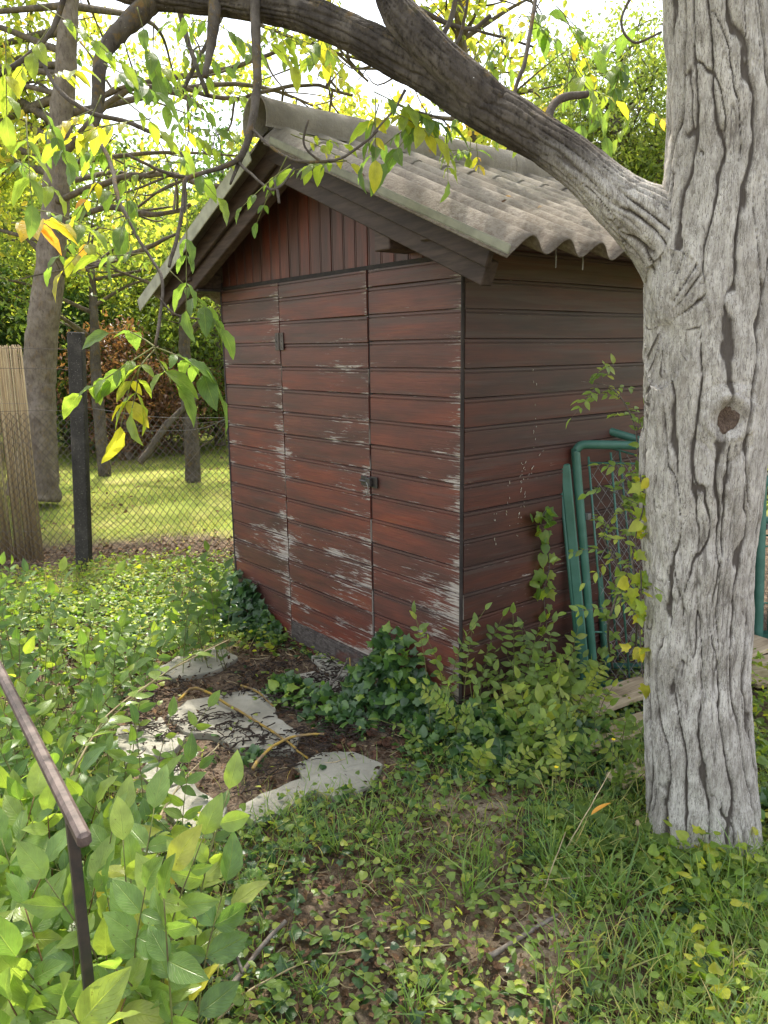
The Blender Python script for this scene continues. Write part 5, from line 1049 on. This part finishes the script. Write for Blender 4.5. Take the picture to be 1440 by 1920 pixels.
# broad-leaved shrub, lower left
rs = random.Random(8)
bl = [(40, 1990), (140, 1950), (240, 1960), (60, 1880), (160, 1850), (250, 1840), (20, 1780), (90, 1740), (200, 1740), (-40, 1850), (-60, 1700), (290, 1900), (120, 1660), (30, 1650)]
lbs = ['in the very bottom left corner', 'at the bottom edge left of the forked stick', 'with yellowish young tips at the bottom edge', 'below the handrail post', 'right behind the handrail post foot', 'to the right of the handrail post', 'at the left edge under the rail', 'right under the rail end', 'between post and forked stick', 'cut by the left edge', 'cut by the left edge farther back', 'nearest the forked stick', 'in the shade of the rail', 'left of the black post']
for i, (x, y) in enumerate(bl):
    g = gnd(x, y, .22); g[2] = 0; stems_plant('broadleaf_shrub', g, 7, .24, .50 + (.16 if 60 < x < 300 and y > 1820 else 0), .20, T_big, .088, 'shrub', 'light green broad-leaved shoots ' + lbs[i], 'shrub', 'broad-leaved shoots around the handrail', 'greentwig' if i % 3 else 'redtwig', 6, i, rnd=(.1, .95), rad=.003, ang=1.0, area=.06)
# dogwood thicket, left middle
dg_ = [(-60, 1330), (30, 1300), (110, 1330), (190, 1300), (60, 1400), (150, 1420), (-20, 1460), (90, 1500), (190, 1500), (230, 1580), (140, 1580), (40, 1560), (0, 1240), (90, 1230), (180, 1235), (235, 1215), (330, 1175), (400, 1160), (-60, 1130), (20, 1120), (150, 1370), (200, 1640), (-40, 1620)]
where = ['at the left edge behind the rail', 'behind the upper end of the rail', 'right of the rail’s upper end', 'just left of the left slab', 'crossed by the rail', 'in the middle of the thicket', 'at the left edge below the rail', 'beneath the middle of the rail', 'left of the nearest slab', 'beside the rail end', 'under the rail end', 'cut off by the left edge under the rail', 'at the left edge in the shade', 'behind the thicket near the lit ground', 'in front of the lit ground', 'left of the slab farthest back', 'near the ivy at the shed’s left corner', 'standing before the shed’s left corner', 'at the left edge near the reed screen', 'below the reed screen', 'left of the largest slab', 'with the thin buff stem', 'at the left edge above the broad leaves']
for i, (x, y) in enumerate(dg_):
    h = {12: 1.0, 18: .95, 13: .75, 17: .60, 0: .8}.get(i, .55 if y > 1260 else .42); g = gnd(x, y, h * .45); g[2] = 0; stems_plant('dogwood_shrub', g, 9, h * .35, h, .26, T_mid, .062, 'dogwood', 'mid green dogwood shoots ' + where[i], 'shrub', 'dogwood shoots on the left', 'greentwig', 7, 30 + i, rnd=(.0, .9), rad=.0022, area=.09)
# long arching leafy stem
L = MB(); St = MB(); pts = [gnd(140, 1440, .38), gnd(215, 1340, .46), gnd(330, 1248, .50), gnd(430, 1195, .47)]
ar = thing('arching_shoot', pts[0] * [1, 1, 0], 'long arching shoot with fresh yellow-green leaves leaning toward the slabs', 'plant'); leaf_row(L, St, [pts[0] * [1, 1, 0] + [-.05, 0, 0]] + pts, .003, T_mid, 10, .07, .9, (.6, 1.), start=.35); L.build('leaves', Mx['shrub'], ar, True); St.build('stems', Mx['greentwig'], ar, True)
# corner shrub at the shed
cs = [(880, 1372, .62, 'sapling with pointed leaves at the shed’s front corner'), (935, 1350, .55, 'leafy shoot right of the shed corner'), (985, 1345, .55, 'small-leaved shrub against the side wall'), (1035, 1340, .42, 'small-leaved shrub before the flat green post'), (1080, 1360, .34, 'small-leaved shrub at the foot of the gate frames'), (1010, 1395, .40, 'low shoot with rounder leaves before the side wall'), (1090, 1400, .34, 'low shoot at the end of the boards'), (950, 1420, .30, 'low weed patch by the corner'), (860, 1400, .36, 'pointed-leaved seedling left of the corner'), (1060, 1450, .30, 'round-leaved weed with a yellow flower'), (1150, 1420, .26, 'weed growing over the near board'), (1000, 1470, .26, 'round-leaved weed in front of the boards'), (1180, 1500, .22, 'weed left of the trunk foot'), (930, 1480, .22, 'low weed beside the bare earth')]
for i, (x, y, h, lb) in enumerate(cs):
    g = gnd(x, y, 0); g[2] = 0; stems_plant('leafy_weed', g, 11 if h > .4 else 9, h * .4, h, .16 + h * .12, T_mid, .046 if i < 6 else .04, 'weed', lb, 'plant', 'weeds round the shed corner', 'greentwig', 9, 60 + i, rnd=(.05, .95), rad=.0018, area=.07)
g = gnd(1000, 1420, 0); stems_plant('round_leaf_plant', g, 9, .14, .30, .16, T_big, .075, 'weed', 'clump of big round leaves right of the corner shrub', 'plant', None, 'greentwig', 3, 99, rnd=(.3, 1.))
# climber in front of the gate mesh and above it
for i, (x0, y0, pts, n_, sz, lb) in enumerate(((1150, 1260, [(1140, 1180), (1165, 1080), (1130, 1000), (1170, 940), (1120, 910)], 20, .034, 'small-leaved climber threading the gate mesh'), (1190, 1250, [(1195, 1120), (1180, 1010), (1195, 900), (1190, 800), (1150, 730), (1090, 715)], 30, .036, 'small-leaved climber rising above the gate frames'))):
    d0 = 2.68 + .02 * i; root = thing('climber', gnd(x0, y0), lb, 'climber', 'climbers on the gate frames'); lf = MB(); st = MB(); P = spl([gnd(x0, y0)] + [at(x, y, d0) for x, y in pts], 8); st.tube(P, np.linspace(.005, .0015, len(P)), 6)
    for j in range(n_):
        t = P[int((j + 1) / (n_ + 1) * (len(P) - 1))]; e = t + rng.normal(0, .09, 3) * [1, 1, .7]; leaf_row(lf, st, [t, (t + e) / 2 + rng.normal(0, .015, 3), e], .0012, T_mid, 4, sz, 1.0, (.2, .9), up=tuple(nz(np.array([0, 0, .7]) - _f * .5)))
    lf.build('leaves', Mx['weed'], root, True); st.build('stems', Mx['twig'], root, True)
# ivy: climbing strands and mounds
def ivy_patch(name, C, n, label, sz=.042, mat='ivy', stem=None, rnd=(0, 1), up_=None, cat='ivy', group=None, drape=None):
    root = thing(name, np.array([C[:, 0].mean(), C[:, 1].mean(), 0.]), label, cat, group); lf = MB(); ix = rng.integers(0, len(C), n); P = C[ix]; uu = np.array([0, 0, 1.]) if up_ is None else up_
    N_ = rng.normal(0, .38, (n, 3)) + uu; D_ = rng.normal(0, .8, (n, 3)) + np.array([0, 0, -.5]); rr = np.clip(rnd[0] + (rnd[1] - rnd[0]) * rng.random(n) ** 1.3, 0, 1); h_ = rng.random(n) < .6
    for m_, T in ((h_, T_ivy), (~h_, T_ivy2)): lf.scatter(T, P[m_], D_[m_], N_[m_], sz * rng.uniform(.55, 1.3, m_.sum()), rr[m_])
    lf.build('leaves', Mx[mat], root, True)
    if stem is not None:
        st = MB()
        for s_ in stem: st.tube(spl(s_, 6), .0022, 6)
        st.build('stems', Mx['twig'], root, True)
    return root
def vine(pts, n, jit, sz, label, mat, rnd, upv, plane=None):
    P = spl(pts, 14); i = rng.integers(0, len(P), 400); C = P[i] + rng.normal(0, 1, (400, 3)) * jit; return ivy_patch('ivy_vine', C, n, label, sz, mat, [P], rnd, upv, 'ivy', None)
def on_side(x, y, X=.03): d = ray(x, y); return CAM + d * (X - CAM[0]) / d[0]
vine([on_side(1025, 1180), on_side(1020, 1110), on_side(1030, 1060), on_side(1022, 1010), on_side(1015, 975), on_side(1025, 955)], 42, np.array([.008, .028, .02]), .055, 'strand of lobed ivy climbing the shed side wall', 'ivyyoung', (0, .7), np.array([1, -.2, .25]))
tl = lambda x, y: at(x, y, dd(y) - .02)
vine([tl(1205, 1270), tl(1200, 1180), tl(1202, 1080), tl(1192, 1010), tl(1206, 950), tl(1200, 890)], 46, np.array([.016, .016, .03]), .045, 'yellow-green ivy strand along the left edge of the big trunk', 'ivyyoung', (.5, 1), -_f + np.array([0, 0, .3]))
def mound(poly_c, rx, ry, h, n, label, rnd=(0, 1), sz=.045, wall=False):
    c = G(*poly_c); a = rng.random(n * 2) * 2 * pi; q = rng.random(n * 2) ** .5; x = c[0] + np.cos(a) * q * rx; y = c[1] + np.sin(a) * q * ry; z = h * (1 - q ** 2) * rng.uniform(.55, 1.0, n * 2) + .02
    if wall: m_ = (y < -.03) | (x > .03); x, y, z = x[m_], y[m_], z[m_]
    return ivy_patch('ivy_mound', np.stack([x, y, z], 1), n, label, sz, 'ivy', None, rnd, nz(np.array([.3, -.4, 1.])), 'ivy', 'ivy mounds around the shed')
mound((745, 1320), .26, .24, .36, 420, 'ivy mound climbing the shed front under the door gap', (.1, .95), .055, True)
mound((800, 1345), .34, .20, .22, 420, 'dark ivy running along the shed front to the corner', (0, .8), .05, True)
mound((480, 1165), .34, .26, .34, 650, 'dark ivy heap at the shed’s left front corner', (0, .55), .05, True)
mound((520, 1185), .20, .18, .20, 240, 'lighter ivy in front of the dark heap', (.2, .8), .05, True)
mound((545, 1310), .16, .12, .09, 130, 'small ivy tuft growing between the slabs', (.3, 1), .05)
mound((620, 1345), .26, .12, .10, 210, 'low band of ivy between paving and door mound', (.2, .9), .048, True)
mound((895, 1400), .34, .26, .17, 420, 'green ivy below the corner sapling', (.1, .9), .05, True)
mound((1050, 1400), .30, .22, .14, 300, 'ivy under the small-leaved shrubs by the gates', (.1, .8), .048, True)
mound((470, 1432), .07, .05, .06, 26, 'little green tuft in the dirt between two slabs', (.3, .9), .04)
mound((1415, 1560), .16, .12, .10, 90, 'ivy hugging the right foot of the big trunk', (.2, .9), .05)

# ground-cover masses (nobody could count these): stuff
def cover(name, n, region, T, size, mat, label, cat, z=(.015, .06), rnd=(0, 1), upn=.35, dens=None, dirz=.0, pw=1.2):
    x0, x1, y0, y1 = region; X = rng.uniform(x0, x1, n * 3); Y = rng.uniform(y0, y1, n * 3); px, py, pz = proj(np.stack([X, Y, X * 0], 1)); ok = (pz > .3) & (px > -250) & (px < 1700) & (py < 2300) & ~((X < .0) & (X > -W) & (Y > -.015) & (Y < 2.6))
    dn = np.ones(len(X)) if dens is None else dens(X, Y, px, py); ok &= rng.random(len(X)) < dn; X, Y = X[ok][:n], Y[ok][:n]; m = len(X)
    P = np.stack([X, Y, hgt(X, Y) + rng.uniform(z[0], z[1], m)], 1); lf = MB()
    D_ = rng.normal(0, 1, (m, 3)) * [1, 1, .25] + [0, 0, dirz]; N_ = rng.normal(0, upn, (m, 3)) + [0, 0, 1]; Ts = T if isinstance(T, list) else [T]; pick = rng.integers(0, len(Ts), m); rr = np.clip(rnd[0] + (rnd[1] - rnd[0]) * rng.random(m) ** pw, 0, 1)
    for i, t in enumerate(Ts): q = pick == i; lf.scatter(t, P[q], D_[q], N_[q], size * rng.uniform(.5, 1.3, q.sum()), rr[q])
    return tag(lf.build(name, Mx[mat], None), label, cat, None, 'stuff')
def inpoly(px, py, L):
    r_ = np.zeros(len(px), bool); n = len(L)
    for i in range(n):
        (x1, y1), (x2, y2) = L[i], L[(i + 1) % n]; c = ((y1 > py) != (y2 > py)) & (px < (x2 - x1) * (py - y1) / (y2 - y1 + 1e-9) + x1); r_ ^= c
    return r_
def paved(px, py): return inpoly(px, py, [(200, 1350), (300, 1230), (440, 1195), (540, 1225), (700, 1290), (760, 1400), (720, 1470), (590, 1500), (430, 1560), (310, 1560), (240, 1460)])
nn = lambda X, Y, s, sd: fbm(np.stack([X, Y, X * 0], 1) * s, 3, sd)
def bare(X, Y): return sum(np.exp(-((X - c[0]) ** 2 + (Y - c[1]) ** 2) / r ** 2) for c, r in ((gnd(905, 1525), .15), (gnd(1040, 1780), .11)))
def d_ivy(X, Y, px, py): return np.clip((.75 + 1.5 * nn(X, Y, 1.5, 101)) * np.where(paved(px, py), .03, 1) * (1 - bare(X, Y)) * np.where(fence_side(X, Y) > -.1, 0, 1), 0, 1)
def d_weed(X, Y, px, py): return np.clip((.80 + 1.6 * nn(X, Y, 1.7, 105)) * np.where(paved(px, py), .04, 1) * (1 - bare(X, Y)) * np.where(fence_side(X, Y) > .1, 0, 1) + .3 * ((px < 450) & (py < 1200)), 0, 1)
cover('ivy_cover', 7500, (-3.2, 2.6, -2.4, .9), [T_ivy, T_ivy2], .036, 'ivy', 'dark ivy carpet creeping over the ground before the shed', 'ivy cover', (.008, .05), (0, .95), .4, d_ivy)
cover('weed_cover', 17000, (-3.4, 2.6, -2.4, 1.2), [T_ivy2, T_far2, leaf_T(3, .7, .8, .2, .2, 1)], .027, 'weed', 'mixed small-leaved weeds carpeting the ground', 'weed cover', (.012, .085), (0, 1), .45, d_weed)
cover('weed_cover', 3600, (-3.9, -1.2, -1.9, .4), [T_ivy2, leaf_T(3, .6, .8, .2, .2, 1)], .036, 'ivyyoung', 'sunlit low creepers left of the shed before the fence', 'weed cover', (.01, .10), (0, .8), .5, lambda X, Y, px, py: np.where((fence_side(X, Y) < .15) & (px < 520) & (py < 1240), np.clip(.55 + 1.6 * nn(X, Y, 2.2, 136), 0, 1), 0.))
cover('weed_cover', 3200, (-.2, 2.4, -1.1, 1.6), [T_ivy2, leaf_T(3, .6, .8, .2, .2, 1)], .038, 'ivyyoung', 'bright weeds in the sun at the right of the trunk', 'weed cover', (.01, .13), (.1, .9), .5, lambda X, Y, px, py: np.where((px > 1225) & (py > 1180), 1., 0.))
def d_lit(X, Y, px, py): return np.clip(.75 + nn(X, Y, 2.5, 110), 0, 1) * np.where(paved(px, py), np.where(nn(X, Y, 6, 111) > .0, .95, .16), 1) * np.where(fence_side(X, Y) > .5, 0, 1)
cover('leaf_litter', 24000, (-3.2, 2.4, -2.4, .8), [T_far2, leaf_T(3, .55, .8, .7, -.5, 1)], .024, 'litter', 'brown curled dead leaves and husks strewn over the soil', 'leaf litter', (.0, .022), (0, .9), .5, d_lit, 0, 1.5)
def d_dark(X, Y, px, py): return np.where(inpoly(px, py, [(235, 1290), (320, 1255), (620, 1250), (720, 1330), (790, 1400), (700, 1430), (560, 1450), (450, 1510), (330, 1470), (250, 1440)]), np.clip(.25 + 2.6 * nn(X, Y, 6.5, 120), .03, 1), 0)
ct = MB(); n = 1600; X = rng.uniform(-1.3, .6, n * 4); Y = rng.uniform(-1.6, .0, n * 4); px, py, pz = proj(np.stack([X, Y, X * 0], 1)); m = rng.random(n * 4) < d_dark(X, Y, px, py); X, Y = X[m][:n], Y[m][:n]
for x, y in zip(X, Y):
    a = random.uniform(0, 2 * pi); l = random.uniform(.02, .06); c = random.uniform(-.6, .6); b = np.array([x, y, gh((x, y)) + random.uniform(.028, .05)]); u_ = np.array([math.cos(a), math.sin(a), 0]); v_ = np.array([-u_[1], u_[0], 0])
    ct.tube([b, b + u_ * l * .5 + v_ * c * l * .3 + [0, 0, .003], b + u_ * l + v_ * c * l * .1], random.uniform(.0015, .0036), 5, rnd=random.random(), jit=.15)
tag(ct.build('fallen_catkins', Mx['catkin'], None), 'blackened catkins and husk crumbs heaped over the paving slabs', 'plant debris', None, 'stuff')
tw = MB()
for _ in range(700):
    x, y = random.uniform(-2.2, 2.2), random.uniform(-2.2, .3)
    if -W < x < 0 and y > -.02: continue
    a = random.uniform(0, 2 * pi); l = random.uniform(.03, .12); b = np.array([x, y, gh((x, y)) + random.uniform(.004, .03)]); tw.tube([b, b + np.array([math.cos(a), math.sin(a), random.uniform(-.02, .1)]) * l * .5, b + np.array([math.cos(a + .3), math.sin(a + .3), random.uniform(-.02, .08)]) * l], random.uniform(.0008, .0018), 4, rnd=random.random(), cap=False)
tag(tw.build('twig_litter', Mx['straw'], None), 'thin dry twigs and straws scattered over the soil', 'twig litter', None, 'stuff')

# grass
def grass(name, n, region, h, w_, mat, label, dens, rnd=(0, 1), T=T_blade, lean=.35):
    x0, x1, y0, y1 = region; X = rng.uniform(x0, x1, n * 3); Y = rng.uniform(y0, y1, n * 3); px, py, pz = proj(np.stack([X, Y, X * 0], 1)); ok = (pz > .3) & (px > -300) & (px < 1750) & ~((X < .0) & (X > -W) & (Y > -.015) & (Y < 2.6)); ok &= rng.random(len(X)) < dens(X, Y, px, py); X, Y = X[ok][:n], Y[ok][:n]; m = len(X)
    P = np.stack([X, Y, hgt(X, Y) - .003], 1); D_ = rng.normal(0, lean, (m, 3)) * [1, 1, 0] + [0, 0, 1]; N_ = rng.normal(0, 1, (m, 3)) * [1, 1, .1]; H = h * rng.uniform(.4, 1.25, m)
    V, F, uv = T; V = V.copy(); lf = MB(); rr = np.clip(rnd[0] + (rnd[1] - rnd[0]) * rng.random(m), 0, 1); lf.scatter((V * [w_ / h, 1, 1], F, uv), P, D_, N_, H, rr); return tag(lf.build(name, Mx[mat], None, True), label, 'grass', None, 'stuff')
grass('grass', 13000, (-1.5, 2.5, -2.3, .3), .11, .0038, 'grass', 'thin long grass growing through the ivy before the shed', lambda X, Y, px, py: np.clip((.32 + 2.0 * nn(X, Y, 1.9, 130)) * (1 - .9 * paved(px, py)) * (1 - bare(X, Y)) * ((py > 1420) | (px > 1230)), 0, 1), (0, .95))
grass('grass', 5200, (.4, 2.6, -1.6, .3), .13, .005, 'grass', 'lush grass in the sun at the lower right', lambda X, Y, px, py: np.where((px > 1000) & (py > 1500), np.clip(.35 + 1.5 * nn(X, Y, 2.4, 131), 0, 1), 0), (.1, .95))
grass('grass', 4200, (-3.9, -1.4, -1.9, .3), .10, .004, 'lawn', 'thin sunlit grass among the creepers left of the shed', lambda X, Y, px, py: np.where((px < 470) & (py < 1260) & (fence_side(X, Y) < .3), np.clip(.4 + 1.8 * nn(X, Y, 2.0, 135), 0, 1), 0), (0, .9))
grass('grass', 4500, (.5, 2.7, -1.6, .9), .14, .0048, 'lawn', 'grass coloured bright as if sunlit at the lower right round the big trunk', lambda X, Y, px, py: np.where((px > 1080) & (py > 1330), np.clip(.5 + 1.5 * nn(X, Y, 2.2, 137) + .4 * (px > 1300), 0, 1), 0), (0, .8))  # lighter lawn colour stands in for sun on this grass
grass('dry_grass', 5600, (-1.0, 2.4, -2.2, .0), .045, .0016, 'grass', 'short dry grass matted round the bare earth', lambda X, Y, px, py: np.where(inpoly(px, py, [(560, 1560), (720, 1480), (1000, 1480), (1180, 1560), (1150, 1900), (800, 1900), (600, 1750)]), np.clip(.3 + 2 * nn(X, Y, 2.2, 133), 0, 1), 0), (.75, 1), lean=.9)
grass('lawn', 75000, (-13, -1.6, -4.5, 8), .065, .0052, 'lawn', 'short yellow-green lawn beyond the wire fence', lambda X, Y, px, py: np.clip((fence_side(X, Y) - .45) * 1.5, 0, 1) * np.clip(1.15 + .8 * nn(X, Y, 1.1, 140), 0, 1) * np.where((px > -150) & (px < 560), 1, .12) * np.clip(1.6 - pz_d(X, Y) / 10., .1, 1), (0, 1), T_blade0, .5) if False else None
def lawn_d(X, Y, px, py):
    z = (np.stack([X, Y, X * 0], 1) - CAM) @ _f; return np.clip((fence_side(X, Y) - .5 + .3 * nn(X, Y, 2, 141)) * 1.2, 0, 1) * np.clip(.75 + 1.6 * nn(X, Y, 1.3, 142), .1, 1) * np.where((px > -150) & (px < 560), 1, .08) * np.clip(1.7 - z / 9., .12, 1)
grass('lawn', 70000, (-12, -1.6, -3.5, 7), .06, .0055, 'lawn', 'short yellow-green lawn beyond the wire fence', lawn_d, (0, 1), T_blade0, .55)
cover('leaf_litter', 1500, (-9, -2.2, -2.5, 5), [T_far2], .05, 'litter', 'pale fallen leaves dotted over the lawn beyond the fence', 'leaf litter', (.02, .05), (.4, 1), .6, lambda X, Y, px, py: np.where((fence_side(X, Y) > .5) & (px < 460), np.clip(.15 + 1.2 * nn(X, Y, 1.2, 150), 0, 1), 0))
cover('leaf_litter', 2600, (-4.6, -1.6, -1.8, 1.6), [T_far2], .042, 'litter', 'pale dry leaves along the foot of the fence', 'leaf litter', (.0, .03), (.3, 1), .6, lambda X, Y, px, py: np.exp(-((fence_side(X, Y) - .35) / .33) ** 2))
# grass tufts, each its own
tf = [(735, 1620, .24), (905, 1640, .22), (880, 1680, .20), (1040, 1640, .22), (1090, 1700, .22), (1160, 1700, .24), (1210, 1780, .22), (1330, 1700, .24), (1380, 1760, .22), (700, 1560, .2), (560, 1560, .18), (620, 1600, .2), (780, 1900, .2), (590, 1870, .2), (1250, 1860, .22), (1010, 1610, .2), (420, 1640, .16), (1390, 1650, .22)]
twh = ['left of the bare earth in the middle', 'before the bare patch', 'just below the bare patch', 'below the dandelion’s left', 'before the dandelion', 'right below the dandelion', 'in the right foreground shade', 'right of the trunk foot in the sun', 'at the right edge in the sun', 'just below the paving’s right end', 'below the narrow slab', 'in the middle left of the ground', 'at the bottom edge in the middle', 'at the bottom edge beside the pale stalk', 'near the lower right corner', 'left of the dandelion', 'beside the broad leaves', 'beside the trunk’s right foot']
for i, (x, y, h) in enumerate(tf):
    b = G(x, y); n = 26; lf = MB(); P = b + rng.normal(0, .018, (n, 3)) * [1, 1, 0]; D_ = rng.normal(0, .38, (n, 3)) * [1, 1, 0] + [0, 0, 1]; V, F, uv = T_blade; lf.scatter((V * [.026, 1, 1], F, uv), P, D_, rng.normal(0, 1, (n, 3)) * [1, 1, .1], h * rng.uniform(.5, 1.1, n), rng.uniform(0, .75, n))
    tag(lf.build('grass_tuft', Mx['grass'], None, True), 'tuft of long grass ' + twh[i], 'grass tuft', 'long grass tufts')
# dandelions: toothed leaves in a rosette
def dand_T():
    V = []; uv = []; ts = np.linspace(0, 1, 15)
    for i, t in enumerate(ts):
        wd = .11 * math.sin(pi * min(1, t * .93 + .04)) ** .7 * (1.35 if i % 2 else .62) * (.6 + .8 * t)
        for j in (-1, 0, 1): V.append((j * wd, t - (.05 if (j and i % 2) else 0), abs(j) * wd * .3 + .35 * t - .55 * t * t)); uv.append((.5 + .5 * j, t))
    F = np.array([[i * 3 + j, i * 3 + j + 1, (i + 1) * 3 + j + 1, (i + 1) * 3 + j] for i in range(14) for j in (0, 1)]); return np.array(V), F, np.array(uv)
T_d = dand_T()
for i, (x, y, s_, lb) in enumerate(((1185, 1600, .24, 'dandelion rosette with a closed seed head left of the trunk foot'), (1330, 1625, .20, 'dandelion with long toothed leaves in front of the trunk'), (1090, 1560, .19, 'dandelion leaves beside the orange dried leaf'), (1395, 1640, .18, 'dandelion at the right edge beside the trunk'))):
    b = G(x, y); root = thing('dandelion', b, lb, 'dandelion', 'dandelions near the trunk'); n = 10; a = np.arange(n) * 2.4 + i; lf = MB(); D_ = np.stack([np.cos(a), np.sin(a), np.full(n, .55)], 1) + rng.normal(0, .12, (n, 3)); lf.scatter(T_d, np.tile(b, (n, 1)), D_, np.tile([0, 0, 1.], (n, 1)) + rng.normal(0, .15, (n, 3)), s_ * rng.uniform(.7, 1.1, n), rng.uniform(0, .6, n)); lf.build('leaves', Mx['weed'], root, True)
    if i == 0:
        e = gnd(1195, 1545, .16); st = MB(); st.tube(spl([b, (b + e) / 2 + [.01, 0, .02], e], 5), .0025, 6); st.build('flower_stem', Mx['greentwig'], root, True)
        hd = MB(); hd.tube([e - [0, 0, .006], e, e + [0, 0, .008], e + [0, 0, .014]], [.003, .007, .006, .002], 8); hd.build('seed_head', Mx['straw'], root, True)
# small yellow flowers
for i, (x, y, z, lb) in enumerate(((1043, 1440, .20, 'tiny yellow flower before the boards'), (1150, 1388, .24, 'tiny yellow flower standing over the near board'))):
    p = gnd(x, y, z); root = thing('yellow_flower', p * [1, 1, 0], lb, 'flower', 'tiny yellow flowers'); st = MB(); st.tube(spl([p * [1, 1, 0] + [.02, 0, 0], (p * [1, 1, .5]), p], 4), .0012, 5); st.build('stem', Mx['greentwig'], root, True)
    pt_ = MB(); a = np.arange(5) * 2 * pi / 5; pt_.scatter(leaf_T(3, .9, .7, .1, -.2, 1), np.tile(p, (5, 1)), np.stack([np.cos(a), np.sin(a), a * 0 + .35], 1), np.tile([0, 0, 1.], (5, 1)), .010, .5); pt_.build('petals', Mx['yellow'], root)
p = gnd(1108, 1528, .14); lf = MB(); lf.scatter(leaf_T(6, .22, .8, .5, .25, 1), np.array([p]), np.array([nz(CR * .8 + CU * .7)]), np.array([[0., -.3, 1]]), .075, .97); k = NT('orange_leaf'); k.pbr((.5, .24, .03), .6); tag(lf.build('dried_leaf', k.mat, None, True), 'single orange dried leaf caught on a dry stem', 'dead leaf')

# wrap up: children keep world coordinates relative to their thing
for o in EMPT:
    if '_o' in o: del o['_o']
def fix(o, par_off):
    pass
print('objects', len(sc.objects), 'faces', sum(len(o.data.polygons) for o in sc.objects if o.type == 'MESH'))
